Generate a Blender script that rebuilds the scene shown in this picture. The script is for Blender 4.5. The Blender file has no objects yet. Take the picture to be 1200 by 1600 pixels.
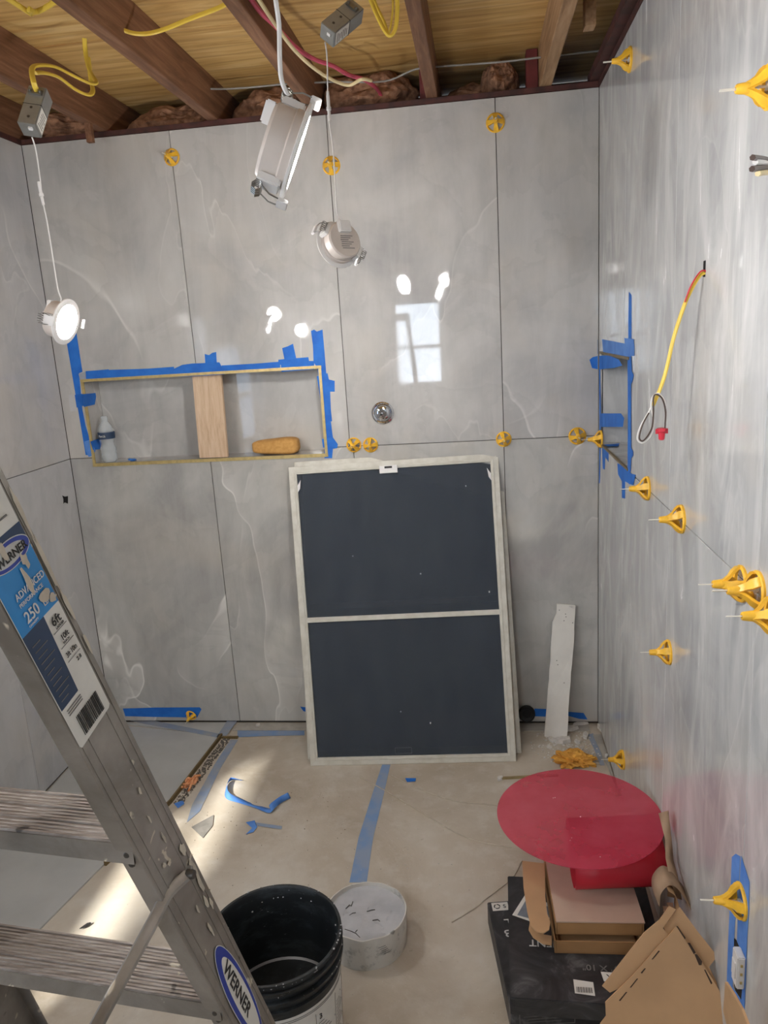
import bpy, bmesh, math, random
from mathutils import Vector, Matrix, noise
random.seed(7)
sc = bpy.context.scene
COL = sc.collection
V = Vector

# ---------------------------------------------------------------- camera, world, light, exposure
cd = bpy.data.cameras.new('camera'); cam = bpy.data.objects.new('camera', cd); COL.objects.link(cam)
cam.location = (-0.44118,-2.96189,1.62457); cam.rotation_euler = (1.34214,0.06143,0.11793)
cd.sensor_fit = 'HORIZONTAL'; cd.sensor_width = 36.0; cd.lens = 1198.342 * 36.0 / 1200.0
cd.clip_start = 0.01
sc.camera = cam
sc.view_settings.view_transform = 'Standard'
sc.view_settings.look = 'None'
sc.view_settings.gamma = 1.0
sc.view_settings.use_curve_mapping = False
sc.view_settings.exposure = 0.58
sc.cycles.use_denoising = True
sc.cycles.max_bounces = 8
sc.cycles.diffuse_bounces = 5
sc.cycles.caustics_reflective = False
sc.cycles.caustics_refractive = False
sc.cycles.sample_clamp_indirect = 6.0

LAMP_GLOW = 200.0
w = bpy.data.worlds.new('sky'); sc.world = w; w.use_nodes = True
bg = w.node_tree.nodes['Background']; bg.inputs[0].default_value = (0.62, 0.78, 1.0, 1); bg.inputs[1].default_value = 3.2
sl = bpy.data.lights.new('sun', 'SUN'); sl.energy = 8.0; sl.angle = 0.05; sl.color = (1.0, 0.93, 0.82)
so = bpy.data.objects.new('sun', sl); COL.objects.link(so)
so.location = (-4, -5, 5)
so.rotation_euler = V((0.63, 1.35, -1.15)).to_track_quat('-Z', 'Y').to_euler()
def window_light(name, loc, rot, sx, sy, energy, col):
    l = bpy.data.lights.new(name, 'AREA'); l.shape = 'RECTANGLE'; l.size = sx; l.size_y = sy
    l.energy = energy; l.color = col
    o = bpy.data.objects.new(name, l); COL.objects.link(o); o.location = loc; o.rotation_euler = rot
    return o
# daylight entering through the rear window behind the camera
window_light('daylight_rear', (-1.02, -5.06, 1.47), (math.radians(90), 0, 0), .62, .92, 16, (.9, .95, 1))

# ---------------------------------------------------------------- helpers
class MB:
    def __init__(s): s.bm = bmesh.new()
    def poly(s, pts, normal, t):
        """flat polygon pts (world) given thickness t against normal"""
        n = V(normal).normalized(); pts = [V(p) for p in pts]
        a = [s.bm.verts.new(p) for p in pts]; b = [s.bm.verts.new(p - n * t) for p in pts]
        k = len(pts)
        s.bm.faces.new(a); s.bm.faces.new(b[::-1])
        for i in range(k): s.bm.faces.new((a[i], b[i], b[(i + 1) % k], a[(i + 1) % k]))
        return s
    def box(s, c, size, mat=None, bev=0):
        r = bmesh.ops.create_cube(s.bm, size=1)
        vs = r['verts']
        M_ = (mat or Matrix.Identity(4))
        for v in vs: v.co = V((v.co.x * size[0], v.co.y * size[1], v.co.z * size[2]))
        if bev:
            es = list({e for v in vs for e in v.link_edges})
            q = bmesh.ops.bevel(s.bm, geom=es, offset=bev, segments=2, affect='EDGES')
            vs = list({v for f in q['faces'] for v in f.verts} | {v for v in vs if v.is_valid})
        for v in vs: v.co = M_ @ (v.co + V(c)) if mat is not None else v.co + V(c)
        return s
    def tube(s, pts, r, n=8, flat=1.0, cap=True):
        pts = [V(p) for p in pts]; rings = []
        up = None
        for i, p in enumerate(pts):
            t = (pts[min(i + 1, len(pts) - 1)] - pts[max(i - 1, 0)]).normalized()
            if up is None:
                up = t.orthogonal().normalized()
            up = (up - t * up.dot(t)); up = up.normalized() if up.length > 1e-6 else t.orthogonal().normalized()
            sd = t.cross(up)
            rr = r[i] if isinstance(r, (list, tuple)) else r
            rings.append([s.bm.verts.new(p + up * math.cos(2 * math.pi * k / n) * rr + sd * math.sin(2 * math.pi * k / n) * rr * flat) for k in range(n)])
        for a, b in zip(rings, rings[1:]):
            for k in range(n): s.bm.faces.new((a[k], a[(k + 1) % n], b[(k + 1) % n], b[k]))
        if cap: s.bm.faces.new(rings[0][::-1]); s.bm.faces.new(rings[-1])
        return s
    def lathe(s, prof, n=32, mat=None, close=False):
        """prof: list of (r,z); around local Z"""
        M_ = mat or Matrix.Identity(4); rings = []
        for r, z in prof:
            if r < 1e-6: rings.append([s.bm.verts.new(M_ @ V((0, 0, z)))])
            else: rings.append([s.bm.verts.new(M_ @ V((r * math.cos(2 * math.pi * k / n), r * math.sin(2 * math.pi * k / n), z))) for k in range(n)])
        prs = list(zip(rings, rings[1:])) + ([(rings[-1], rings[0])] if close else [])
        for a, b in prs:
            for k in range(n):
                k2 = (k + 1) % n
                if len(a) == 1 and len(b) == 1: continue
                if len(a) == 1: s.bm.faces.new((a[0], b[k2], b[k]))
                elif len(b) == 1: s.bm.faces.new((a[k], a[k2], b[0]))
                else: s.bm.faces.new((a[k], a[k2], b[k2], b[k]))
        return s
    def grid(s, rows, t=None):
        """rows of points -> sheet"""
        vs = [[s.bm.verts.new(V(p)) for p in r] for r in rows]
        for a, b in zip(vs, vs[1:]):
            for i in range(len(a) - 1): s.bm.faces.new((a[i], a[i + 1], b[i + 1], b[i]))
        return s
    def build(s, name, mat, parent=None, smooth=False, solid=0, jitter=0, jscale=8):
        if jitter:
            for v in s.bm.verts:
                v.co += noise.noise_vector(v.co * jscale) * jitter
        bmesh.ops.recalc_face_normals(s.bm, faces=s.bm.faces)
        me = bpy.data.meshes.new(name); s.bm.to_mesh(me); s.bm.free()
        if smooth:
            me.polygons.foreach_set('use_smooth', [True] * len(me.polygons))
            me.set_sharp_from_angle(angle=math.radians(40))
        me.materials.append(mat)
        o = bpy.data.objects.new(name, me); COL.objects.link(o)
        if solid:
            m = o.modifiers.new('solidify', 'SOLIDIFY'); m.thickness = solid; m.offset = 0
        if parent is not None:
            o.parent = parent; o.matrix_parent_inverse = wm(parent).inverted()
        return o
def wm(o):
    m = o.matrix_basis.copy()
    if o.parent is not None: m = wm(o.parent) @ o.matrix_parent_inverse @ m
    return m
def tag(o, label=None, cat=None, group=None, kind=None):
    if label: o['label'] = label
    if cat: o['category'] = cat
    if group: o['group'] = group
    if kind: o['kind'] = kind
    return o
def thing(name, loc, label, cat, group=None):
    o = bpy.data.objects.new(name, None); COL.objects.link(o); o.location = loc; o.empty_display_size = .05
    return tag(o, label, cat, group)
def frame(origin, x, z):
    z = V(z).normalized(); x = V(x); x = (x - z * x.dot(z)).normalized(); y = z.cross(x)
    return Matrix(((x.x, y.x, z.x, origin[0]), (x.y, y.y, z.y, origin[1]), (x.z, y.z, z.z, origin[2]), (0, 0, 0, 1)))
def smooth_path(pts, n=6):
    pts = [V(p) for p in pts]; out = []
    for i in range(len(pts) - 1):
        p0 = pts[max(i - 1, 0)]; p1 = pts[i]; p2 = pts[i + 1]; p3 = pts[min(i + 2, len(pts) - 1)]
        for k in range(n):
            t = k / n
            out.append(.5 * ((2 * p1) + (p2 - p0) * t + (2 * p0 - 5 * p1 + 4 * p2 - p3) * t * t + (-p0 + 3 * p1 - 3 * p2 + p3) * t ** 3))
    out.append(pts[-1]); return out
def lettering(txt, origin, right, up, size, mat, parent, sx=1.0, name='lettering', ext=.00015, align='LEFT'):
    c = bpy.data.curves.new(name, 'FONT'); c.body = txt; c.size = size; c.extrude = ext; c.align_x = align; c.offset = size * .012
    tmp = bpy.data.objects.new('tmp', c); COL.objects.link(tmp)
    dg = bpy.context.evaluated_depsgraph_get(); me = bpy.data.meshes.new_from_object(tmp.evaluated_get(dg))
    bpy.data.objects.remove(tmp)
    r = V(right).normalized(); u = V(up).normalized(); n = r.cross(u)
    for v in me.vertices: v.co = V(origin) + r * v.co.x * sx + u * v.co.y + n * (v.co.z + .0004)
    me.materials.clear(); me.materials.append(mat); me.name = name
    o = bpy.data.objects.new(name, me); COL.objects.link(o)
    if parent is not None: o.parent = parent; o.matrix_parent_inverse = wm(parent).inverted()
    return o

# ---------------------------------------------------------------- materials
def new_mat(name):
    m = bpy.data.materials.new(name); m.use_nodes = True
    nt = m.node_tree; b = nt.nodes['Principled BSDF']; return m, nt, b
K0 = (0, 0, 0, 1)
def lin(c):
    return tuple(((x / 255) / 12.92 if x / 255 <= .04045 else ((x / 255 + .055) / 1.055) ** 2.4) for x in c) + (1,)
def N(nt, typ, **kw):
    n = nt.nodes.new(typ)
    for k, v in kw.items():
        if k.startswith('i_'): n.inputs[int(k[2:])].default_value = v
        else: setattr(n, k, v)
    return n
def coords(nt, rnd=True, scale=(1, 1, 1)):
    g = N(nt, 'ShaderNodeNewGeometry'); mp = N(nt, 'ShaderNodeMapping'); mp.inputs['Scale'].default_value = scale
    if rnd:
        oi = N(nt, 'ShaderNodeObjectInfo'); mu = N(nt, 'ShaderNodeMath', operation='MULTIPLY', i_1=23.0)
        nt.links.new(oi.outputs['Random'], mu.inputs[0]); cb = N(nt, 'ShaderNodeCombineXYZ')
        nt.links.new(mu.outputs[0], cb.inputs[0]); nt.links.new(mu.outputs[0], cb.inputs[1]); nt.links.new(mu.outputs[0], cb.inputs[2])
        ad = N(nt, 'ShaderNodeVectorMath', operation='ADD')
        nt.links.new(g.outputs['Position'], ad.inputs[0]); nt.links.new(cb.outputs[0], ad.inputs[1])
        nt.links.new(ad.outputs[0], mp.inputs[0])
    else: nt.links.new(g.outputs['Position'], mp.inputs[0])
    return mp.outputs[0]
def nz(nt, co, scale, detail=4, rough=.55, dist=0):
    n = N(nt, 'ShaderNodeTexNoise'); n.inputs['Scale'].default_value = scale; n.inputs['Detail'].default_value = detail
    n.inputs['Roughness'].default_value = rough; n.inputs['Distortion'].default_value = dist
    nt.links.new(co, n.inputs['Vector']); return n.outputs['Fac']
def ramp(nt, fac, stops):
    r = N(nt, 'ShaderNodeValToRGB'); el = r.color_ramp.elements
    while len(el) < len(stops): el.new(.5)
    for e, (p, c) in zip(el, stops): e.position = p; e.color = c if len(c) == 4 else lin(c)
    nt.links.new(fac, r.inputs[0]); return r.outputs[0]
def mix(nt, fac, a, b, mode='MIX'):
    m = N(nt, 'ShaderNodeMix', data_type='RGBA', blend_type=mode)
    for s, v in ((0, fac), (6, a), (7, b)):
        if hasattr(v, 'is_linked') or str(type(v)).find('NodeSocket') >= 0: nt.links.new(v, m.inputs[s])
        else: m.inputs[s].default_value = v
    return m.outputs[2]
def bump(nt, b, h, strength=.2, dist=.002):
    n = N(nt, 'ShaderNodeBump'); n.inputs['Strength'].default_value = strength; n.inputs['Distance'].default_value = dist
    nt.links.new(h, n.inputs['Height']); nt.links.new(n.outputs[0], b.inputs['Normal'])
def plain(name, c, rough=.5, metal=0, var=.12, scale=30, c2=None, bmp=0, spec=.5, stretch=(1, 1, 1)):
    m, nt, b = new_mat(name); co = coords(nt, True, stretch); f = nz(nt, co, scale)
    a = lin(c)
    d = lin(c2) if c2 else tuple(x * (1 - var * 2) for x in a[:3]) + (1,)
    nt.links.new(ramp(nt, f, [(.35, d), (.62, a)]), b.inputs['Base Color'])
    b.inputs['Roughness'].default_value = rough; b.inputs['Metallic'].default_value = metal
    b.inputs['Specular IOR Level'].default_value = spec
    if bmp: bump(nt, b, f, bmp)
    return m
W1 = (1, 1, 1, 1)
def marble(name, base, dark, streak, haze=0.0, vein=.5, rough=.07, seed=0, vert=True):
    m, nt, b = new_mat(name)
    co = coords(nt, True)
    big = nz(nt, co, 1.6, 5, .6, 1.2)
    c = ramp(nt, big, [(.32, dark), (.5, base), (.72, tuple(min(255, x + 12) for x in base))])
    # long vertical cloud bands
    st = coords(nt, True, (6, 6, .8) if vert else (3, 3, 3))
    s1 = nz(nt, st, 1.0, 6, .65, .8)
    c = mix(nt, ramp(nt, s1, [(.38, (0, 0, 0, 1)), (.66, (streak,) * 3 + (1,))]), c, lin(tuple(x + 28 for x in base)))
    c = mix(nt, ramp(nt, nz(nt, st, 1.7, 5, .6, 1.5), [(.5, (0, 0, 0, 1)), (.75, (streak * .8,) * 3 + (1,))]), c, lin(tuple(x - 8 for x in dark)))
    # warm tint patches
    c = mix(nt, ramp(nt, nz(nt, co, 2.3, 3, .5, .5), [(.52, (0, 0, 0, 1)), (.75, (.35,) * 3 + (1,))]), c, lin((204, 194, 178)))
    # veins: crossings of stretched, tilted noise; sharp on one side, fading on the other
    for ang, scl_, lo, k_ in ((.6, .75, .45, 1.0), (-.5, 1.1, .50, .7)):
        rm = N(nt, 'ShaderNodeMapping'); rm.inputs['Rotation'].default_value = (ang, ang, ang); rm.inputs['Scale'].default_value = (1.0, 1.0, .45)
        nt.links.new(co, rm.inputs[0])
        v = nz(nt, rm.outputs[0], scl_ * 1.5, 4, .48, .5)
        mr_ = N(nt, 'ShaderNodeMapRange', clamp=True); mr_.inputs[1].default_value = .42; mr_.inputs[2].default_value = .58; nt.links.new(v, mr_.inputs[0])
        vm = ramp(nt, mr_.outputs[0], [(.10, K0), (.47, (vein * .42 * k_,) * 3 + (1,)), (.495, (min(1, vein * 1.3) * k_,) * 3 + (1,)), (.515, K0)])
        gate = ramp(nt, nz(nt, co, 1.7, 2), [(lo - .04, K0), (lo + .10, W1)])
        vm = mix(nt, 1.0, vm, gate, 'MULTIPLY')
        c = mix(nt, vm, c, lin((234, 232, 227)))
    # faint tide marks around cloud edges
    tm = nz(nt, co, 2.6, 6, .55, .5)
    mt = N(nt, 'ShaderNodeMapRange', clamp=True); mt.inputs[1].default_value = .40; mt.inputs[2].default_value = .62; nt.links.new(tm, mt.inputs[0])
    c = mix(nt, ramp(nt, mt.outputs[0], [(.2, K0), (.54, (.13,) * 3 + (1,)), (.60, K0)]), c, lin(tuple(x - 26 for x in dark)))
    nt.links.new(c, b.inputs['Base Color'])
    # wiped grout haze: milky, rougher smears
    sm = nz(nt, coords(nt, False, (3, 3, .9)), 2.2, 5, .6, 1.8)
    hz = ramp(nt, sm, [(.45, (0, 0, 0, 1)), (.62, (haze,) * 3 + (1,))])
    sp = nz(nt, coords(nt, False, (9, 9, 1.6)), 1.6, 5, .6, 1.6)
    hz = mix(nt, .5, hz, ramp(nt, sp, [(.5, (0, 0, 0, 1)), (.7, (haze,) * 3 + (1,))]), 'ADD')
    c2 = mix(nt, hz, c, lin((222, 222, 220)))
    nt.links.new(c2, b.inputs['Base Color'])
    rr = N(nt, 'ShaderNodeMapRange'); nt.links.new(hz, rr.inputs[0]); rr.inputs[3].default_value = rough; rr.inputs[4].default_value = rough + .38
    nt.links.new(rr.outputs[0], b.inputs['Roughness'])
    b.inputs['Specular IOR Level'].default_value = .5
    return m
M_tile = marble('polished_grey_marble_tile', (180, 178, 175), (162, 161, 160), .28, haze=.08, vein=.45, rough=.02)
M_tile_low = marble('veined_grey_marble_tile', (178, 177, 173), (158, 157, 155), .22, haze=.08, vein=.95, rough=.03)
M_tile_right = marble('streaky_hazed_marble_tile', (184, 185, 185), (166, 167, 168), .3, haze=.42, vein=.3, rough=.06)
M_tile_left = marble('left_wall_marble_tile', (186, 186, 187), (170, 170, 173), .22, haze=.08, vein=.4)
M_tile_floor = plain('matt_pale_grey_floor_tile', (186, 187, 185), .42, 0, .06, 6, bmp=.05)
M_grout = plain('dark_open_joint', (58, 54, 50), .9)
M_wallboard = plain('backer_board', (132, 130, 126), .9)

def floor_mat():
    m, nt, b = new_mat('dusty_kraft_floor_paper'); co = coords(nt, False)
    f = nz(nt, co, 2.2, 6, .6, .6); g = nz(nt, co, 60, 5, .7); h = nz(nt, co, 14, 5, .6)
    c = ramp(nt, f, [(.3, (170, 157, 139)), (.5, (188, 177, 161)), (.7, (203, 195, 182))])
    c = mix(nt, ramp(nt, h, [(.5, K0), (.72, (.4, .4, .4, 1))]), c, lin((212, 208, 200)))
    c = mix(nt, ramp(nt, g, [(.64, K0), (.74, (.6, .6, .6, 1))]), c, lin((128, 116, 102)))
    # fine white construction dust
    c = mix(nt, ramp(nt, nz(nt, co, 170, 2, .5), [(.70, K0), (.76, (.7, .7, .7, 1))]), c, lin((214, 211, 204)))
    nt.links.new(c, b.inputs['Base Color']); b.inputs['Roughness'].default_value = .8
    bump(nt, b, f, .5, .02); return m
M_floor = floor_mat()
M_cement = plain('bare_cement', (176, 171, 162), .85, 0, .1, 20, bmp=.1)

def ply():
    m, nt, b = new_mat('plywood_subfloor'); co = coords(nt, False, (.8, 8, 1))
    f = nz(nt, co, 3.0, 6, .6, 1.0)
    wv = N(nt, 'ShaderNodeTexWave', bands_direction='Y'); wv.inputs['Scale'].default_value = .9; wv.inputs['Distortion'].default_value = 9; wv.inputs['Detail'].default_value = 3
    nt.links.new(coords(nt, False, (.8, 5, 1)), wv.inputs['Vector'])
    c = ramp(nt, f, [(.3, (188, 142, 78)), (.5, (216, 176, 108)), (.7, (232, 200, 138))])
    c = mix(nt, ramp(nt, wv.outputs['Fac'], [(.0, (.45, .45, .45, 1)), (.3, K0)]), c, lin((176, 126, 66)))
    nt.links.new(c, b.inputs['Base Color']); b.inputs['Roughness'].default_value = .65; return m
M_ply = ply()
def wood(name, a, bb, cc, sc_=(20, 1.5, 20), rough=.7):
    m, nt, b = new_mat(name); co = coords(nt, True, sc_); f = nz(nt, co, 2.5, 6, .65, .6)
    c = ramp(nt, f, [(.3, a), (.5, bb), (.72, cc)])
    nt.links.new(c, b.inputs['Base Color']); b.inputs['Roughness'].default_value = rough; bump(nt, b, f, .15, .002); return m
M_joist = wood('aged_redwood_joist', (98, 66, 44), (122, 84, 59), (150, 110, 82))
M_joist_pale = wood('weathered_pale_joist', (128, 96, 66), (166, 130, 94), (188, 156, 122))
M_plate = plain('dark_red_stained_plate', (84, 44, 38), .7, 0, .2, 20, c2=(56, 32, 28), bmp=.1)
M_redblock = plain('red_painted_blocking', (104, 34, 32), .6, 0, .15, 20)
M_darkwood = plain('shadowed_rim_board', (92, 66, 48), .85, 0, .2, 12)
M_insul = plain('brown_pink_fibreglass', (166, 124, 96), .95, 0, .2, 38, c2=(112, 78, 58), bmp=.9)
M_board = wood('raw_pine_board', (196, 164, 132), (212, 184, 154), (222, 198, 172), (30, 30, 3))

def tape_mat(name, c, c2, rough):
    m, nt, b = new_mat(name); co = coords(nt, True); f = nz(nt, co, 18, 4)
    nt.links.new(ramp(nt, f, [(.35, c2), (.65, c)]), b.inputs['Base Color']); b.inputs['Roughness'].default_value = rough
    b.inputs['Specular IOR Level'].default_value = .3
    bump(nt, b, nz(nt, coords(nt, True), 220, 2), .12, .0005); return m
M_tape = tape_mat('blue_masking_tape', (44, 118, 208), (34, 102, 194), .6)
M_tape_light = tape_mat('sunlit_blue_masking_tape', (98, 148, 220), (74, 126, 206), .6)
M_tape_dull = tape_mat('dusty_blue_masking_tape', (136, 152, 178), (156, 160, 166), .8)
M_tape_mid = tape_mat('worn_blue_floor_tape', (122, 150, 190), (142, 156, 178), .75)

M_brass = plain('brushed_brass_edge', (196, 174, 116), .4, .35, .1, 60)
M_darkbrass = plain('dark_bronze_edge', (128, 108, 70), .45, .4, .1, 60)
M_white_pl = plain('white_plastic', (226, 224, 222), .35, 0, .03, 20)
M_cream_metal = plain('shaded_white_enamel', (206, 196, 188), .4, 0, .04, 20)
M_screenframe = plain('off_white_aluminium_frame', (206, 203, 192), .42, .0, .04, 25, c2=(192, 188, 175))
M_steelbox = plain('galvanised_grey_box', (150, 150, 146), .38, .55, .06, 30)
M_steel = plain('spring_steel', (140, 138, 134), .3, .9, .05, 60)
M_chrome = plain('polished_chrome', (222, 224, 228), .06, 1.0, .02, 10)
M_black = plain('black_void', (16, 15, 15), .8, 0, .1, 20)
M_blackpl = plain('black_bucket_plastic', (34, 36, 38), .38, 0, .2, 14, bmp=.03)
M_rubber = plain('black_rubber', (24, 25, 27), .6, 0, .1, 40)
M_cabY = plain('yellow_cable_jacket', (228, 196, 76), .42, 0, .05, 20)
M_cabW = plain('white_cord', (222, 220, 218), .45, 0, .03, 20)
M_cabG = plain('grey_wire', (150, 148, 144), .5, 0, .05, 20)
M_cabP = plain('pink_cable_jacket', (206, 84, 108), .5, 0, .08, 20)
M_cabK = plain('brown_black_wire', (74, 58, 52), .45, 0, .05, 20)
M_cabC = plain('cream_cable', (224, 206, 160), .5, 0, .05, 20)
M_nut = plain('red_wire_nut', (206, 44, 62), .4, 0, .06, 30)
M_cap = plain('yellow_orange_plastic_cap', (252, 196, 58), .38, 0, .1, 40)
M_stem = plain('translucent_white_clip_stem', (232, 228, 216), .3, 0, .03, 30)
M_sponge = plain('tan_sponge', (206, 158, 92), .9, 0, .06, 90, c2=(192, 142, 76), bmp=.25)
M_drywall = plain('white_drywall_strip', (222, 219, 212), .85, 0, .04, 12, bmp=.1)
M_chip = plain('broken_plaster', (214, 210, 204), .9, 0, .1, 60, bmp=.4)
M_red = plain('matt_red_plastic_sheet', (190, 34, 52), .45, 0, .06, 9)
M_card = plain('brown_corrugated_cardboard', (190, 152, 112), .8, 0, .05, 10)
M_card_pale = plain('pale_kraft_lid', (196, 170, 150), .8, 0, .05, 10)
M_card_dark = plain('inner_cardboard', (170, 128, 84), .85, 0, .06, 14)
M_kraft = plain('crumpled_kraft_paper', (170, 142, 116), .8, 0, .1, 16, bmp=.2)
M_slot = plain('cut_slot_shadow_gap', (66, 50, 40), .95)
M_paperwhite = plain('white_printed_label', (222, 219, 212), .55, 0, .04, 30)
M_ink = plain('black_print', (40, 38, 38), .7)
M_inkgrey = plain('grey_print', (118, 116, 114), .7)
M_inkwhite = plain('white_print', (214, 214, 212), .6)
M_lblblue = plain('bright_blue_label_print', (40, 136, 204), .45, 0, .04, 30)
M_lblnavy = plain('navy_label_print', (40, 62, 92), .5, 0, .06, 30)
M_logoblue = plain('royal_blue_logo_print', (38, 62, 158), .45, 0, .04, 30)
M_thinset = plain('set_grey_mortar', (188, 188, 190), .8, 0, .06, 14, c2=(172, 172, 175), bmp=.5)
M_orange = plain('orange_string_bundle', (226, 168, 124), .8, 0, .15, 60, c2=(206, 126, 70))
M_rag = plain('yellow_orange_rag', (228, 172, 76), .85, 0, .2, 30, c2=(188, 130, 52), bmp=.3)
M_paint = plain('white_wall_paint', (206, 204, 200), .8, 0, .02, 3)
M_twine = plain('pale_twine', (200, 190, 172), .8)
M_leaf = plain('green_foliage', (120, 150, 70), .8, 0, .3, 6)
M_lath = plain('olive_tan_lath', (150, 132, 92), .7)

def blackbox():
    m, nt, b = new_mat('dusty_black_carton'); co = coords(nt, True)
    f = nz(nt, co, 7, 6, .65, 1.5)
    nt.links.new(ramp(nt, f, [(.42, (40, 40, 42)), (.58, (58, 58, 60)), (.75, (120, 120, 122))]), b.inputs['Base Color'])
    b.inputs['Roughness'].default_value = .5; return m
M_carton = blackbox()
def tub():
    m, nt, b = new_mat('dirty_white_tub'); co = coords(nt, True)
    c = ramp(nt, nz(nt, co, 22, 6, .65), [(.34, (164, 162, 157)), (.44, (206, 203, 196)), (.8, (216, 212, 205))])
    c = mix(nt, ramp(nt, nz(nt, co, 12, 3), [(.70, K0), (.74, W1)]), c, lin((110, 110, 108)))
    nt.links.new(c, b.inputs['Base Color']); b.inputs['Roughness'].default_value = .6; return m
M_tub = tub()
def bucket_in():
    m, nt, b = new_mat('scuffed_black_bucket_inside'); co = coords(nt, True, (1, 1, 3))
    c = ramp(nt, nz(nt, co, 9, 6, .7), [(.5, (26, 29, 31)), (.68, (56, 61, 64))])
    c = mix(nt, ramp(nt, nz(nt, co, 60, 3, .7, 1.0), [(.69, K0), (.74, (.6, .6, .6, 1))]), c, lin((190, 190, 188)))
    nt.links.new(c, b.inputs['Base Color']); b.inputs['Roughness'].default_value = .42; return m
M_bucket = bucket_in()
def alu(name, base, d, splat, rough=.45, scl=(1, 1, 1), line=0):
    m, nt, b = new_mat(name); co = coords(nt, False, scl)
    c = ramp(nt, nz(nt, co, 10, 6, .6, .4), [(.35, d), (.65, base)])
    pm = ramp(nt, nz(nt, coords(nt, False), 30, 3, .55, .6), [(splat, K0), (splat + .03, W1)])
    c = mix(nt, pm, c, lin((206, 196, 178)))
    dm = ramp(nt, nz(nt, coords(nt, True), 24, 2), [(.72, K0), (.76, (.8, .8, .8, 1))])
    c = mix(nt, dm, c, lin((70, 66, 62)))
    nt.links.new(c, b.inputs['Base Color']); b.inputs['Roughness'].default_value = rough
    mr = N(nt, 'ShaderNodeMapRange'); nt.links.new(pm, mr.inputs[0]); mr.inputs[3].default_value = .55; mr.inputs[4].default_value = 0
    nt.links.new(mr.outputs[0], b.inputs['Metallic']); return m
M_alu = alu('scuffed_aluminium_rail', (166, 160, 153), (132, 126, 119), .66)
M_tread = alu('worn_ribbed_tread', (172, 164, 158), (128, 117, 109), .72, .5, (1.6, 22, 1))
M_rivet = plain('dark_rivet', (88, 84, 80), .4, .6)

def glass(name, col, alpha_mix, rough=.08):
    m, nt, b = new_mat(name)
    tr = N(nt, 'ShaderNodeBsdfTransparent'); tr.inputs[0].default_value = col
    mx = N(nt, 'ShaderNodeMixShader'); mx.inputs[0].default_value = alpha_mix
    out = nt.nodes['Material Output']; b.inputs['Base Color'].default_value = (.8, .84, .87, 1); b.inputs['Roughness'].default_value = rough
    nt.links.new(tr.outputs[0], mx.inputs[1]); nt.links.new(b.outputs[0], mx.inputs[2]); nt.links.new(mx.outputs[0], out.inputs[0]); return m
M_pet = glass('clear_bottle_plastic', (.95, .97, .98, 1), .30, .07)
M_pane = glass('window_glass', (.96, .98, 1, 1), .06)
def mesh_screen():
    m, nt, b = new_mat('dark_insect_screen_mesh'); co = coords(nt, True, (9, 9, 1))
    c = ramp(nt, nz(nt, co, 2, 5, .6), [(.3, (54, 62, 73)), (.7, (66, 74, 83))])
    nt.links.new(c, b.inputs['Base Color']); b.inputs['Roughness'].default_value = .8
    tr = N(nt, 'ShaderNodeBsdfTransparent'); mx = N(nt, 'ShaderNodeMixShader'); mx.inputs[0].default_value = .74
    out = nt.nodes['Material Output']
    nt.links.new(tr.outputs[0], mx.inputs[1]); nt.links.new(b.outputs[0], mx.inputs[2]); nt.links.new(mx.outputs[0], out.inputs[0]); return m
M_mesh = mesh_screen()
def redfilm():
    m, nt, b = new_mat('thin_translucent_red_disc'); co = coords(nt, False)
    c = ramp(nt, nz(nt, co, 6, 5, .6), [(.35, (196, 56, 84)), (.65, (214, 88, 112))])
    nt.links.new(c, b.inputs['Base Color']); b.inputs['Roughness'].default_value = .4
    tr = N(nt, 'ShaderNodeBsdfTransparent'); tr.inputs[0].default_value = (1, .66, .70, 1)
    mx = N(nt, 'ShaderNodeMixShader'); mx.inputs[0].default_value = .46
    out = nt.nodes['Material Output']
    nt.links.new(tr.outputs[0], mx.inputs[1]); nt.links.new(b.outputs[0], mx.inputs[2]); nt.links.new(mx.outputs[0], out.inputs[0]); return m
M_film = redfilm()
def emit(name, col, s):
    m, nt, b = new_mat(name); b.inputs['Base Color'].default_value = (.9, .9, .9, 1)
    b.inputs['Emission Color'].default_value = col; b.inputs['Emission Strength'].default_value = s; return m
M_glow = emit('lit_lamp_lens', (1, .975, .95, 1), LAMP_GLOW)

# ================================================================ THE SETTING
H = 2.4; XL = -2.128; SM = .0012   # joint half width
def rect(x0, z0, x1, z1): return [(x0, z0), (x1, z0), (x1, z1), (x0, z1)]
# ---- back wall
# niche opening
NX0, NX1, NZ0, NZ1, ND = -2.022, -1.052, 1.176, 1.512, .12
mb = MB()
def hole_wall(mb, a0, a1, h0, h1, b0, b1, c0, c1, f, t0, t1):
    """slab in plane (a,h) with hole b0..b1 x c0..c1; f maps (a,depth,h)->xyz"""
    for (p0, q0, p1, q1) in ((a0, h0, a1, c0), (a0, c1, a1, h1), (a0, c0, b0, c1), (b1, c0, a1, c1)):
        c = V(f((p0 + p1) / 2, (t0 + t1) / 2, (q0 + q1) / 2)); s = V(f(p1 - p0, t1 - t0, q1 - q0)) - V(f(0, 0, 0))
        mb.box(c, (abs(s.x), abs(s.y), abs(s.z)))
fb = lambda a, d, h: (a, d, h)
hole_wall(mb, XL - .13, .13, 0, H, NX0 - .008, NX1 + .008, NZ0 - .008, NZ1 + .008, fb, .0095, .11)
mb.box(((NX0 + NX1) / 2, ND + .02, (NZ0 + NZ1) / 2), (1.05, .02, .42))
wall_back = mb.build('wall_back', M_grout); tag(wall_back, kind='structure')
def tile(pts2, mat, parent, f, n, t=.009, name='tile'):
    mb = MB(); mb.poly([f(a, h) for a, h in pts2], n, t)
    o = mb.build(name, mat, parent)
    m = o.modifiers.new('bevel', 'BEVEL'); m.width = .0008; m.segments = 1; m.limit_method = 'ANGLE'
    return o
g = SM
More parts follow.
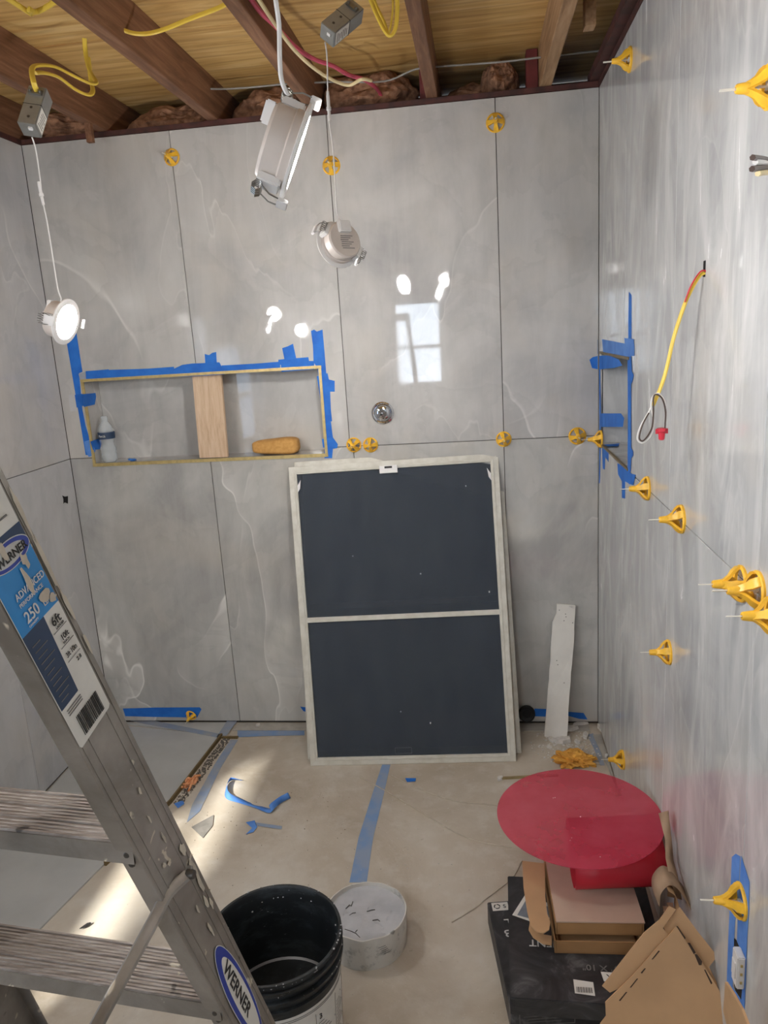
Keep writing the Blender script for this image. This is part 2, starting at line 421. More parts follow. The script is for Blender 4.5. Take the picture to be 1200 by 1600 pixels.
B = lambda a, h: (a, 0, h); nB = (0, -1, 0)
zs = 1.2
tile([(XL + g, zs + g), (NX0, zs + g), (NX0, NZ1), (-1.544 - g, NZ1), (-1.544 - g, H), (XL + g, H)], M_tile, wall_back, B, nB)
tile([(-1.544 + g, NZ1), (NX1, NZ1), (NX1, zs + g), (-.954 - g, zs + g), (-.954 - g, H), (-1.544 + g, H)], M_tile, wall_back, B, nB)
tile(rect(-.954 + g, zs + g, -.354 - g, H), M_tile, wall_back, B, nB)
tile(rect(-.354 + g, zs + g, -g, H), M_tile, wall_back, B, nB)
tile([(XL + g, .012), (-1.529 - g, .012), (-1.529 - g, NZ0), (NX0, NZ0), (NX0, zs - g), (XL + g, zs - g)], M_tile_low, wall_back, B, nB)
tile([(-1.529 + g, .012), (-.94 - g, .012), (-.94 - g, zs - g), (NX1, zs - g), (NX1, NZ0), (-1.529 + g, NZ0)], M_tile_low, wall_back, B, nB)
tile(rect(-.94 + g, .012, -.354 - g, zs - g), M_tile_low, wall_back, B, nB)
tile(rect(-.354 + g, .012, -g, zs - g), M_tile_low, wall_back, B, nB)
# niche lining
def slab(c, s, mat, parent, name):
    mb = MB(); mb.box(c, s); return mb.build(name, mat, parent)
cx, cz = (NX0 + NX1) / 2, (NZ0 + NZ1) / 2
slab((-1.785, ND + .004, cz), (.47, .008, NZ1 - NZ0), M_tile, wall_back, 'niche_back_tile')
slab((-1.300, ND + .004, cz), (.496, .008, NZ1 - NZ0), M_tile, wall_back, 'niche_back_tile')
for z, s in ((NZ0 - .004, 1), (NZ1 + .004, -1)):
    slab((cx, ND / 2 + .004, z), (NX1 - NX0, ND - .002, .008), M_tile, wall_back, 'niche_sill_tile')
for x in (NX0 - .004, NX1 + .004):
    slab((x, ND / 2 + .004, cz), (.008, ND - .002, NZ1 - NZ0), M_tile, wall_back, 'niche_side_tile')
tr = .009
for nm, c, s in (('trim_1', (cx, -.001, NZ0 - .006), (NX1 - NX0 + 2 * tr, .006, .013)), ('trim_2', (cx, -.001, NZ1 + tr / 2 - .002), (NX1 - NX0 + 2 * tr, .006, tr + .002)),
                 ('trim_3', (NX0 - tr / 2 + .002, -.001, cz), (tr + .002, .006, NZ1 - NZ0)), ('trim_4', (NX1 + tr / 2 - .002, -.001, cz), (tr + .002, .006, NZ1 - NZ0))):
    tag(slab(c, s, M_brass, None, nm), kind='structure')
# ---- right wall (x = 0), niche near the corner
RY0, RY1, RZ0, RZ1 = -.598, -.046, 1.178, 1.508
mb = MB(); fr = lambda a, d, h: (d, a, h)
hole_wall(mb, -5.1, .0095, 0, H, RY0 - .008, RY1 + .008, RZ0 - .008, RZ1 + .008, fr, .0095, .11)
mb.box((ND + .02, (RY0 + RY1) / 2, (RZ0 + RZ1) / 2), (.02, .64, .42))
wall_right = mb.build('wall_right', M_grout); tag(wall_right, kind='structure')
Rr = lambda a, h: (0, a, h); nR = (-1, 0, 0); zr = 1.172
T = M_tile_right; T2 = M_tile_right
tile([(-.505 + g, RZ1), (RY1, RZ1), (RY1, zr + g), (-g, zr + g), (-g, H), (-.505 + g, H)], T, wall_right, Rr, nR)
tile([(-1.107 + g, zr + g), (RY0, zr + g), (RY0, RZ1), (-.505 - g, RZ1), (-.505 - g, H), (-1.107 + g, H)], T, wall_right, Rr, nR)
ys = [-1.107, -1.705, -2.305, -2.905, -3.505, -4.105, -4.705, -5.0]
for a, b in zip(ys, ys[1:]):
    tile(rect(b + g, zr + g, a - g, H), T, wall_right, Rr, nR)
ysl = [0, -.505, -1.107, -1.705, -2.305, -2.905, -3.505, -4.105, -4.705, -5.0]
for a, b in zip(ysl, ysl[1:]):
    tile(rect(b + g, .012, a - g, zr - g), T2, wall_right, Rr, nR)
ry, rz = (RY0 + RY1) / 2, (RZ0 + RZ1) / 2
slab((ND + .004, -.235, rz), (.008, .378 - .002, RZ1 - RZ0), T, wall_right, 'niche_back_tile')
slab((ND + .004, (RY0 - .424) / 2, rz), (.008, abs(RY0 + .424) - .002, RZ1 - RZ0), T, wall_right, 'niche_back_tile')
for z in (RZ0 - .004, RZ1 + .004): slab((ND / 2 + .004, ry, z), (ND - .002, RY1 - RY0, .008), T, wall_right, 'niche_sill_tile')
for y in (RY0 - .004, RY1 + .004): slab((ND / 2 + .004, y, rz), (ND - .002, .008, RZ1 - RZ0), T, wall_right, 'niche_side_tile')
tag(slab((-.001, ry, RZ0 - .001), (.006, RY1 - RY0, .008), M_darkbrass, None, 'trim_5'), kind='structure')
tag(slab((-.001, ry, RZ1 + .001), (.006, RY1 - RY0, .008), M_darkbrass, None, 'trim_6'), kind='structure')
# ---- left wall with an unseen window, added to let sun patches onto the floor
mb = MB(); fl = lambda a, d, h: (XL - d, a, h)
LW0, LW1, LZ0, LZ1 = -2.85, -1.9, .9, 1.62
hole_wall(mb, -5.1, .0095, 0, H, LW0, LW1, LZ0, LZ1, fl, .0095, .13)
wall_left = mb.build('wall_left', M_grout); tag(wall_left, kind='structure')
Lf = lambda a, h: (XL, a, h); nL = (1, 0, 0)
yl = [0, -.46, -1.06, -1.66]
for a, b in zip([0, -.6, -1.2], [-.6, -1.2, -1.8]): tile(rect(b + g, zs + g, a - g, H), M_tile_left, wall_left, Lf, nL)
for a, b in zip([0, -.574, -1.174], [-.574, -1.174, -1.774]): tile(rect(b + g, .012, a - g, zs - g), M_tile_left, wall_left, Lf, nL)
for (a0, h0, a1, h1) in ((-5, 0, -1.802, LZ0), (-5, LZ1, -1.802, H), (-5, LZ0, LW0, LZ1), (LW1, LZ0, -1.802, LZ1)):
    tile([(a0, h0), (a1, h0), (a1, h1), (a0, h1)], M_paint, wall_left, Lf, nL, name='plaster_panel')
# ---- rear wall with window
mb = MB(); fq = lambda a, d, h: (a, -5 - d, h)
hole_wall(mb, XL - .13, .13, 0, H + .2, -1.29, -.79, 1.08, 1.93, fq, 0, .12)
wall_rear = mb.build('wall_rear', M_paint); tag(wall_rear, kind='structure')
def window(name, f, a0, a1, h0, h1, mid):
    mb = MB(); t = .035
    for (p0, q0, p1, q1) in ((a0, h0, a1, h0 + t), (a0, h1 - t, a1, h1), (a0, h0, a0 + t, h1), (a1 - t, h0, a1, h1), (a0, mid - t / 2, a1, mid + t / 2)):
        c = V(f((p0 + p1) / 2, .05, (q0 + q1) / 2)); s = V(f(p1, .07, q1)) - V(f(p0, .03, q0))
        mb.box(c, (abs(s.x), abs(s.y), abs(s.z)))
    o = mb.build(name, M_white_pl); tag(o, kind='structure')
    mb = MB(); c = V(f((a0 + a1) / 2, .05, (h0 + h1) / 2)); s = V(f(a1, .052, h1)) - V(f(a0, .048, h0))
    mb.box(c, (abs(s.x), abs(s.y), abs(s.z))); mb.build('pane', M_pane, o); return o
window('window_1', fq, -1.29, -.79, 1.08, 1.93, 1.47)
window('unseen_sun_window', fl, LW0, LW1, LZ0, LZ1, 1.25)
# ---- floor
mb = MB(); mb.box((-1.0, -2.5, -.05), (2.5, 5.3, .1)); floor = mb.build('floor', M_floor); tag(floor, kind='structure')
def fpoly(pts, z, mat, name, t=.005, parent=None):
    mb = MB(); mb.poly([(p[0], p[1], z) for p in pts], (0, 0, 1), t); return mb.build(name, mat, parent)
# tiled shower pan at the left, strips along the back wall and the right wall
FT = .006
c0 = V((-1.5796,-0.1149,0)); e1 = V((-1.6154,-0.5888,0)); e2 = V((-1.7484,-1.2173,0))
pan = [c0, e1, V((-1.70, -.93, 0)), V((-1.762, -1.23, 0)), V((-1.80, -1.8, 0)), V((XL + .002, -1.8, 0))]
corner = V((XL + .002, -.002, 0)); 
fpoly(pan + [V((XL + .002, -.02, 0))], FT, M_tile_floor, 'floor_tile', .0055, floor)
fpoly([V((XL + .012, -.004, 0)), V((-1.545, -.004, 0)), c0 + V((-.004, .006, 0))], FT, M_tile_floor, 'floor_tile', .0055, floor)
fpoly([(-1.530, -.004), (-.04, -.004), (-.04, -.062), (-1.545, -.066)], FT - .002, M_cement, 'floor_tile', .0035, floor)
fpoly([(-.002, -.09), (-.002, -.6), (-.012, -.33), (-.034, -.094)], FT, M_cement, 'floor_tile', .0055, floor)
# bronze edge of the open channel beside the pan
mb = MB(); 
for a, b in ((c0, e1), (e1, V((-1.70, -.93, 0)))):
    d = (b - a).normalized(); n = V((-d.y, d.x, 0)); mb.poly([a + n * .001 + V((0, 0, .016)), b + n * .001 + V((0, 0, .016)), b + n * .009 + V((0, 0, .016)), a + n * .009 + V((0, 0, .016))], (0, 0, 1), .0155)
mb.build('channel_edge', M_darkbrass, floor)
mb = MB(); mb.box(tuple(c0 + V((.045, -.012, .004))), (.07, .012, .007)); mb.build('channel_end', M_darkbrass, floor)
# ---- ceiling: plywood deck, joists, plates, insulation
ZD = 2.56; ZJ = 2.42
mb = MB(); mb.box((-1.0, -4.1, ZD + .01), (2.6, 2.44, .02)); ceiling = mb.build('ceiling', M_ply); tag(ceiling, kind='structure')
for y0, y1 in ((-2.88, -1.665), (-1.661, -.442), (-.438, .6)):
    mb = MB(); mb.box((-1.0, (y0 + y1) / 2, ZD + .01), (2.6, y1 - y0, .02)); mb.build('plywood_panel', M_ply, ceiling)
jx = [-2.16, -1.80, -1.374, -1.001, -.574, -.178]
for i, x in enumerate(jx):
    m = M_joist_pale if i in (5,) else M_joist
    mb = MB(); w_ = .04
    # slightly wavy sawn timber
    ys_ = [-5 + k * .28 for k in range(21)]
    rows = []
    for y in ys_:
        j = noise.noise(V((x * 3, y * 1.3, 0))) * .003
        rows.append([(x - w_ / 2 + j, y, ZJ), (x + w_ / 2 + j, y, ZJ + noise.noise(V((x, y * 2, 4))) * .002), (x + w_ / 2 + j, y, ZD - .0005), (x - w_ / 2 + j, y, ZD - .0005)])
    vs = [[mb.bm.verts.new(p) for p in r] for r in rows]
    for a, b in zip(vs, vs[1:]):
        for k in range(4): mb.bm.faces.new((a[k], a[(k + 1) % 4], b[(k + 1) % 4], b[k]))
    mb.bm.faces.new(vs[0]); mb.bm.faces.new(vs[-1][::-1])
    o = mb.build('joist', m, ceiling)
    bv = o.modifiers.new('bevel', 'BEVEL'); bv.width = .003; bv.segments = 2; bv.limit_method = 'ANGLE'
def cpart(c, s, mat, name, rot=0):
    mb = MB(); mb.box((0, 0, 0), s, bev=.002)
    o = mb.build(name, mat, ceiling); o.location = c; o.rotation_euler = (0, 0, rot); return o
cpart((-1.05, .055, 2.4105), (2.35, .118, .018), M_plate, 'top_plate')
cpart((.055, -2.45, 2.4105), (.118, 4.9, .018), M_plate, 'top_plate')
cpart((XL - .055, -2.45, 2.4105), (.118, 4.9, .018), M_plate, 'top_plate')
cpart((-.016, -2.3, 2.436), (.034, 4.7, .032), M_plate, 'rim_plate')
cpart((-1.0, .5, 2.49), (2.6, .03, .13), M_darkwood, 'rim_board')
cpart((.13, -2.3, 2.49), (.03, 5.6, .13), M_darkwood, 'rim_board')
cpart((XL - .13, -2.3, 2.49), (.03, 5.6, .13), M_darkwood, 'rim_board')
cpart((-1.0, .31, 2.405), (2.6, .40, .012), M_darkwood, 'sky_block_board')  # unseen boards added below the cavity to keep sky light out
cpart((.21, -2.3, 2.405), (.2, 5.6, .012), M_darkwood, 'sky_block_board')
cpart((XL - .2, -2.3, 2.405), (.2, 5.6, .012), M_darkwood, 'sky_block_board')
cpart((-.606, .075, 2.488), (.022, .06, .134), M_redblock, 'blocking')
cpart((-.222, .075, 2.488), (.04, .06, .134), M_redblock, 'blocking')
cpart((-1.80, .02, 2.4215), (.07, .04, .004), M_redblock, 'shim')
cpart((-1.374, .02, 2.4215), (.07, .04, .004), M_redblock, 'shim')
mb = MB(); a = V((-1.7658,-0.12,2.4888)); b = V((-1.8223,-0.12,2.3615)); mb.box((a + b) / 2, (.022, .02, (a - b).length)); mb.build('wood_stub', M_joist, ceiling)
mb = MB(); a = V((-0.0897,-0.4144,2.5)); mb.box(a, (.03, .05, .10)); mb.build('wood_block', M_joist_pale, ceiling)
# fibreglass batts lying in the bays behind the wall top
def batt(x0, x1, y, z, r, seed):
    bm = bmesh.new(); bmesh.ops.create_icosphere(bm, subdivisions=5, radius=1)
    for v in bm.verts:
        p = v.co.copy()
        n_ = noise.fractal(p * 1.1 + V((seed, 0, 0)), 1.0, 2.0, 4) * .42 + noise.fractal(p * 6 + V((0, seed, 0)), 1.0, 2.0, 3) * .07
        s_ = 1 + n_
        v.co = V(((x0 + x1) / 2 + p.x * (x1 - x0) / 2 * (1 + n_ * .25), y + p.y * .11 * s_, z + p.z * r * s_))
        v.co.z = min(max(v.co.z, 2.4205), ZD - .002)
        v.co.x = min(max(v.co.x, x0 - .01), x1 + .01)
    mb = MB(); mb.bm.free(); mb.bm = bm
    return mb.build('insulation_batt', M_insul, ceiling, smooth=True)
batt(-1.775, -1.40, .18, 2.455, .075, 1.3); batt(-1.345, -1.03, .19, 2.47, .075, 5.1); batt(-.975, -.63, .17, 2.485, .08, 9.7)
batt(-.545, -.25, .24, 2.45, .06, 13.3); batt(-.40, -.26, .15, 2.485, .06, 17.9); batt(-2.13, -1.83, .10, 2.46, .05, 21.0)

# ================================================================ CABLES AND LAMPS
def cable(name, pts, r, mat, label, cat='cable', n=8, flat=1.0, parent=None, group=None):
    mb = MB(); mb.tube(smooth_path(pts), r, n, flat); o = mb.build(name, mat, parent, smooth=True)
    if parent is None: tag(o, label, cat, group)
    return o
# yellow electrical cable strung through the first two joists
cable('electrical_cable', [(-1.6, -1.75, 2.50), (-1.5689,-0.9174,2.49), (-1.5421,-0.8936,2.48), (-1.538,-0.8323,2.5), (-1.30, -.98, 2.50), (-1.4185,-0.81,2.5), (-1.3838,-0.7998,2.47), (-1.3599,-0.7595,2.46), (-1.3229,-0.7308,2.455), (-1.2775,-0.6955,2.47), (-1.1818,-0.6999,2.49), (-1.081,-0.7288,2.5), (-0.9805,-0.8193,2.5)], .0068, M_cabY, 'yellow electrical cable sagging between the two left joists', flat=.6)
# grey wire running along the wall top
cable('grey_wire', [(-1.4099,-0.05,2.5178), (-1.3283,-0.05,2.5059), (-1.2232,-0.05,2.5001), (-1.0746,-0.04,2.5012), (-0.9161,-0.03,2.4951), (-0.7356,-0.03,2.4799), (-0.6215,-0.04,2.5043), (-0.5111,-0.05,2.5006), (-0.338,-0.05,2.4956), (-0.1887,-0.05,2.4966), (0,-0.05,2.4973)], .0032, M_cabG, 'thin grey wire stretched across the joists above the back wall', 'wire')
# pink and cream cables down the third joist
cable('electrical_cable', [(-.98, -1.1, 2.47), (-0.9701,-0.8268,2.45), (-0.9486,-0.7218,2.44), (-0.9276,-0.5925,2.43), (-0.8967,-0.4757,2.43), (-0.8556,-0.3821,2.435), (-0.8217,-0.2842,2.435), (-0.7816,-0.2005,2.44), (-0.7651,0.02,2.4699), (-0.7564,0.07,2.4488)], .0066, M_cabP, 'pink electrical cable drooping beside the third joist')
cable('electrical_cable', [(-.96, -1.2, 2.47), (-0.9336,-0.9373,2.42), (-0.9278,-0.8122,2.41), (-0.916,-0.653,2.4), (-0.8952,-0.495,2.4), (-0.8609,-0.3683,2.4), (-0.8212,-0.3027,2.4), (-0.7758,-0.3285,2.405), (-0.7503,-0.2892,2.41)], .0052, M_cabC, 'cream electrical cable hanging just below the pink one')

def tovec(a): return V(a)
def lamp(center, normal, up, label, turn=0, deep=1.0):
    """slim recessed downlight: lens faces +Z of its frame, cord leaves at -Z / up side"""
    F = frame(center, V(up).cross(V(normal)), normal)
    # F: x = up x normal, z = normal, y = up-ish
    root = thing('downlight', center, label, 'lamp')
    mb = MB(); mb.lathe([(.0445, .001), (.0455, .0035), (.056, .0035), (.0595, .0015), (.060, -.0015), (.056, -.0025), (.044, -.0025)], 48, F); fl_ = mb.build('flange', M_white_pl, root, smooth=True)
    mb = MB(); mb.lathe([(0, .002), (.030, .002), (.0450, .0008), (.0450, -.001), (0, -.001)], 48, F); mb.build('lens', M_glow, root, smooth=True)
    mb = MB(); mb.lathe([(.0490, -.002), (.0490, -.012), (.0465, -.014), (.0465, -.036), (.0430, -.040), (0, -.041)], 40, F); hs = mb.build('housing', M_cream_metal, root, smooth=True)
    mb = MB(); mb.box((0, .030, -.045), (.034, .028, .014), F, bev=.002); mb.build('driver_cap', M_white_pl, root)
    F0 = F; F = F @ Matrix.Rotation(turn, 4, 'Z')
    for sgn in (-1, 1):
        mb = MB(); mb.box((sgn * .050, 0, -.020), (.012, .030, .030), F, bev=.002); cl = mb.build('spring_clip', M_white_pl, root)
        mb = MB()
        pts = [F @ V((sgn * (.062 + .0065 * math.cos(a * .9)), -.013 + a * .0008, -.032 + .0065 * math.sin(a * .9))) for a in range(0, 33)]
        mb.tube(pts, .0010, 5)
        mb.tube([F @ V((sgn * .062, -.014, -.026)), F @ V((sgn * .068, -.013, -.014)), F @ V((sgn * .069, -.010, .004)), F @ V((sgn * .069, .010, .004)), F @ V((sgn * .068, .013, -.014)), F @ V((sgn * .062, .014, -.026))], .0011, 5)
        mb.build('spring', M_steel, cl, smooth=True)
        mb = MB(); mb.box((sgn * .069, 0, .004), (.006, .024, .014), F, bev=.001); mb.build('clip_foot', M_white_pl, cl)
    return root, F0
def cord(root, pts, r, collar=None):
    mb = MB(); mb.tube(smooth_path(pts), r, 8); c = mb.build('cord', M_cabW, root, smooth=True)
    if collar is not None:
        a, b = V(collar[0]), V(collar[1])
        mb = MB(); mb.tube([a, a.lerp(b, .12), a.lerp(b, .14), a.lerp(b, .5), a.lerp(b, .52), a.lerp(b, .62), a.lerp(b, .64), b], [r * 2.0, r * 2.0, r * 2.4, r * 2.4, r * 3.4, r * 3.4, r * 2.2, r * 2.0], 10)
        mb.build('cord_connector', M_cabW, c)
# left lamp, glowing towards the room
la, F = lamp((-1.504,-1.0131,1.7049), (0.9499,-0.0699,-0.3045), (0.3304,0.0265,0.9435), 'lit round white downlight dangling at the left end of the taped niche')
top = F @ V((0, .030, -.050))
cord(la, [(-1.5361,-0.9833,2.1598), (-1.5333,-0.9798,2.1289), (-1.5314,-0.9835,2.0676), (-1.5324,-0.9859,2.0139), (-1.527,-0.9895,1.9511), (-1.5222,-0.9972,1.8716), (-1.5172,-1.005,1.7914), (-1.5154,-1.0019,1.7592), top], .0018, ((-1.5351,-0.9873,2.0536), (-1.5297,-0.9893,1.9978)))
# middle lamp, nearest the camera, seen edge on
la, F = lamp((-0.6639,-1.9222,1.8566), (0.88,0.2474,-0.4055), (0.4222,-0.1103,0.8997), 'white downlight seen edge-on, hanging closest to the camera', 1.15)
cord(la, [(-0.6716,-1.9283,2.0561), (-0.6703,-1.9352,2.0258), (-0.6699,-1.931,1.9993), (-0.6728,-1.9291,1.9647), (-0.6738,-1.9245,1.9409), (-0.6689,-1.9174,1.924), (-0.6646,-1.9005,1.9055), F @ V((0, .030, -.050))], .0030, ((-0.6708,-1.9199,1.9236), (-0.6665,-1.9051,1.9091)))
# third lamp, its back to the camera
la, F = lamp((-0.7889,-0.9251,1.8515), (-0.6671,0.704,-0.2436), (-0.191,0.2215,0.9563), 'downlight with its printed back to the camera, hanging mid-wall', .6)
cord(la, [(-0.7991,-0.8303,2.35), (-0.7955,-0.8388,2.3119), (-0.7984,-0.8465,2.2362), (-0.7998,-0.8561,2.1743), (-0.7921,-0.8683,2.0955), (-0.7888,-0.8903,1.9997), (-0.7863,-0.9069,1.9278), F @ V((0, .030, -.050))], .0018, ((-0.7986,-0.8477,2.2315), (-0.7971,-0.8595,2.1582)))
mb = MB()
for k in range(7): mb.box((.004 * ((k * 7) % 3 - 1), .008 - k * .0052, -.0415), (.036 - .006 * (k % 3), .0016, .0006), F)
mb.build('printed_text', M_inkgrey, la)
# two more of the same lamps behind the camera, lighting the room
for c, nrm, lab in (((-1.81, -2.3, 1.80), (.45, .88, -.12), 'round white downlight dangling by the left window behind the camera'), ((-1.79, -3.0, 1.69), (.2, .97, -.15), 'round white downlight dangling low in the rear left of the room'), ((-.709, -3.9, 2.036), (-.55, .80, -.25), 'round white downlight dangling in the rear middle of the room')):
    la, F = lamp(c, nrm, (0, 0, 1), lab)
    cord(la, [(c[0], c[1], 2.42), (c[0] + .01, c[1] - .01, 2.25), F @ V((0, .030, -.050))], .0018)

def driver_box(b, L, E1, E2, label, size=(.115, .045, .045)):
    """steel junction box from its nearest corner b"""
    L = V(L).normalized(); E1 = V(E1); E1 = (E1 - L * E1.dot(L)).normalized(); E2_ = L.cross(E1)
    if E2_.dot(V(E2)) < 0: E2_ = -E2_
    b = V(b); root = thing('junction_box', b, label, 'junction box')
    def pt(l, p, q): return b + L * l + E1 * p + E2_ * q
    Fm = Matrix(((L.x, E1.x, E2_.x, b.x), (L.y, E1.y, E2_.y, b.y), (L.z, E1.z, E2_.z, b.z), (0, 0, 0, 1)))
    mb = MB(); mb.box((size[0] / 2, size[1] / 2, size[2] / 2), size, Fm, bev=.0015); mb.build('casing', M_steelbox, root)
    mb = MB(); mb.box((size[0] * .52, size[1] / 2, size[2] / 2), (.001, size[1] + .001, size[2] + .001), Fm); mb.build('cover_seam', M_ink, root)
    # label with print on the E2 side (E1 = 0 face)
    mb = MB(); mb.box((.032, -.0003, size[2] / 2), (.050, .0006, size[2] * .8), Fm); lb = mb.build('printed_label', M_paperwhite, root)
    mb = MB()
    for k in range(6): mb.box((.014 + k * .007, -.0008, size[2] / 2 + .002 * (k % 2)), (.0022, .0004, size[2] * (.6 - .1 * (k % 3))), Fm)
    mb.build('print_lines', M_inkgrey, lb)
    for l in (.022, .050):
        mb = MB(); mb.lathe([(0, 0), (.0035, 0), (.0035, .0008), (0, .0008)], 12, Fm @ Matrix.Translation((l, size[1] / 2, -.0006)))
        mb.build('knockout', M_rivet, root)
    mb = MB()
    for dy in (-.012, .012): mb.lathe([(0, -.010), (.0035, -.010), (.0035, -.003), (.002, -.003), (.002, .003)], 10, Fm @ Matrix.Translation((.094, size[1] / 2 + dy, -.002)))
    mb.box((.094, size[1] / 2, -.003), (.014, .034, .005), Fm, bev=.001)
    mb.build('cable_clamp', M_steel, root)
    mb = MB(); mb.box((-.002, size[1] * .35, size[2] * .3), (.004, .010, .008), Fm); mb.build('cord_grommet', M_white_pl, root)
    return root, pt
# corner b nearest to camera; E1 runs across the end edge up-left, E2 down-right
bx, pt = driver_box((-1.499,-1.0267,2.1744), (0.1138,0.5121,0.8513), (-0.8848,0.0536,0.4629), (-0.0463,0.7855,-0.6171), 'grey steel junction box dangling above the lit left lamp')
cable('electrical_cable', [(-1.5323,-0.62,2.5015), (-1.535,-0.62,2.4602), (-1.5113,-0.66,2.4043), (-1.4785,-0.7,2.3601), (-1.4791,-0.74,2.3456), (-1.4982,-0.8,2.351), (-1.513,-0.86,2.3548), (-1.5246,-0.92,2.341), (-1.5217,-0.96,2.3201), (-1.5006,-1,2.2749), (-1.5137,-0.9578,2.2557)], .0068, M_cabY, 'upper yellow cable looping over to the left junction box', flat=.6)
cable('electrical_cable', [(-1.5378,-0.6,2.4583), (-1.5206,-0.64,2.386), (-1.5007,-0.68,2.3447), (-1.4967,-0.72,2.3236), (-1.5029,-0.78,2.3209), (-1.5151,-0.84,2.3349), (-1.521,-0.9,2.3288), (-1.5202,-0.95,2.3141)], .0068, M_cabY, 'lower yellow cable loop just above the left junction box', flat=.6)
bx, pt = driver_box((-0.7674,-0.8663,2.3551), (0.6096,0.519,0.5992), (-0.5324,0.2431,0.8109), (-0.498,0.6873,-0.5288), 'grey steel junction box hanging above the lamp with its back turned')
cable('electrical_cable', [(-0.727,-0.7787,2.4854), (-0.7294,-0.7845,2.4618), (-0.73,-0.7992,2.4435), (-0.7321,-0.8138,2.4269)], .0068, M_cabY, 'short yellow cable entering the middle junction box', flat=.6)
cable('electrical_cable', [(-0.6823,-0.8331,2.4487), (-0.668,-0.8412,2.4061), (-0.6461,-0.8498,2.3569), (-0.6309,-0.8516,2.3405), (-0.6177,-0.8457,2.3582), (-0.6115,-0.8345,2.4026), (-0.6116,-0.8247,2.4443)], .0068, M_cabY, 'yellow cable loop hanging left of the fourth joist', flat=.6)
cable('electrical_cable', [(-0.6781,-0.7978,2.4644), (-0.6665,-0.8045,2.4291), (-0.6472,-0.8125,2.384), (-0.6385,-0.8177,2.3568), (-0.6293,-0.8082,2.3923), (-0.6248,-0.7985,2.4312), (-0.6255,-0.7923,2.458)], .0045, M_cabY, 'inner yellow cable strand inside the loop by the fourth joist', flat=.6)

# ---- cable hanging out of the right wall
yc = thing('electrical_cable', (0,-1.3458,1.7106), 'yellow cable out of the right wall with curled wires and red wire nut', 'cable')
mb = MB(); mb.tube(smooth_path([(.006, -1.345, 1.700), (-0.0089,-1.345,1.697), (-0.0271,-1.345,1.6658), (-0.0406,-1.345,1.6315), (-0.0563,-1.345,1.5783), (-0.0663,-1.345,1.5289), (-0.0743,-1.345,1.4976), (-0.0837,-1.345,1.4713), (-0.0933,-1.345,1.4485)]), .0042, 8, .7); mb.build('jacket', M_cabY, yc, smooth=True)
mb = MB(); mb.tube(smooth_path([(.004, -1.348, 1.702), (-0.0095,-1.351,1.7037), (-0.0266,-1.351,1.6787), (-0.0377,-1.351,1.6482)]), .0016, 6); mb.build('red_wire', M_nut, yc, smooth=True)
mb = MB(); mb.tube(smooth_path([(-0.0732,-1.35,1.3882), (-0.0677,-1.35,1.4271), (-0.0708,-1.35,1.4556), (-0.0836,-1.35,1.473), (-0.0959,-1.35,1.4646), (-0.0968,-1.35,1.4415), (-0.0913,-1.35,1.4152), (-0.0971,-1.35,1.3893), (-0.1133,-1.35,1.3743), (-0.1236,-1.35,1.3827), (-0.1188,-1.35,1.4061), (-0.1066,-1.35,1.429), (-0.0969,-1.35,1.4466)]), .0017, 6); mb.build('white_wire', M_cabW, yc, smooth=True)
mb = MB(); mb.tube(smooth_path([(-0.0715,-1.353,1.3938), (-0.0698,-1.353,1.434), (-0.0779,-1.353,1.464), (-0.0929,-1.353,1.4699), (-0.0935,-1.353,1.4351), (-0.0967,-1.353,1.4028), (-0.1115,-1.353,1.3799), (-0.1204,-1.353,1.3856), (-0.1145,-1.353,1.4115), (-0.1023,-1.353,1.4356)]), .0016, 6); mb.build('black_wire', M_cabK, yc, smooth=True)
a = V((-0.0765,-1.352,1.403)); mb = MB(); mb.lathe([(0, 0), (.0095, 0), (.0095, -.006), (.007, -.009), (.006, -.022), (.0045, -.024), (0, -.024)], 12, Matrix.Translation(a)); 
for s_ in (-1, 1): mb.box(tuple(a + V((s_ * .009, 0, -.006))), (.006, .004, .010))
mb.build('wire_nut', M_nut, yc)
mb = MB(); c_ = (0,-1.3418,1.7085); mb.box((-.0006, c_[1], c_[2]), (.0012, .012, .030)); tag(mb.build('wall_cutout', M_black), 'small dark cable cutout in the right wall above the yellow cable', 'cutout')
# bundle of stripped wires at the right frame edge
wb = thing('wire_bundle', (0,-1.6603,1.8315), 'bundle of stripped wire ends poking from the right wall', 'wires')
for k, (pa, pb) in enumerate((((1176,246), (1206,262)), ((1180,252), (1206,266)), ((1175,264), (1206,270)), ((1184,270), (1206,276)))):
    pa = [(-0.1,-1.9008,1.8065), (-0.09,-1.88,1.8046), (-0.1,-1.9003,1.7935), (-0.08,-1.8607,1.7938)][k]
    pb = [(0,-1.6996,1.8242), (0,-1.7002,1.8197), (0,-1.7006,1.817), (0,-1.7015,1.8108)][k]
    mb = MB(); mb.tube(smooth_path([pb, V(pb).lerp(V(pa), .5) + V((0, 0, .004)), pa]), .0038, 6)
    mb.build('wire', [M_cabK, M_cabW, M_cabK, M_cabC][k], wb, smooth=True)

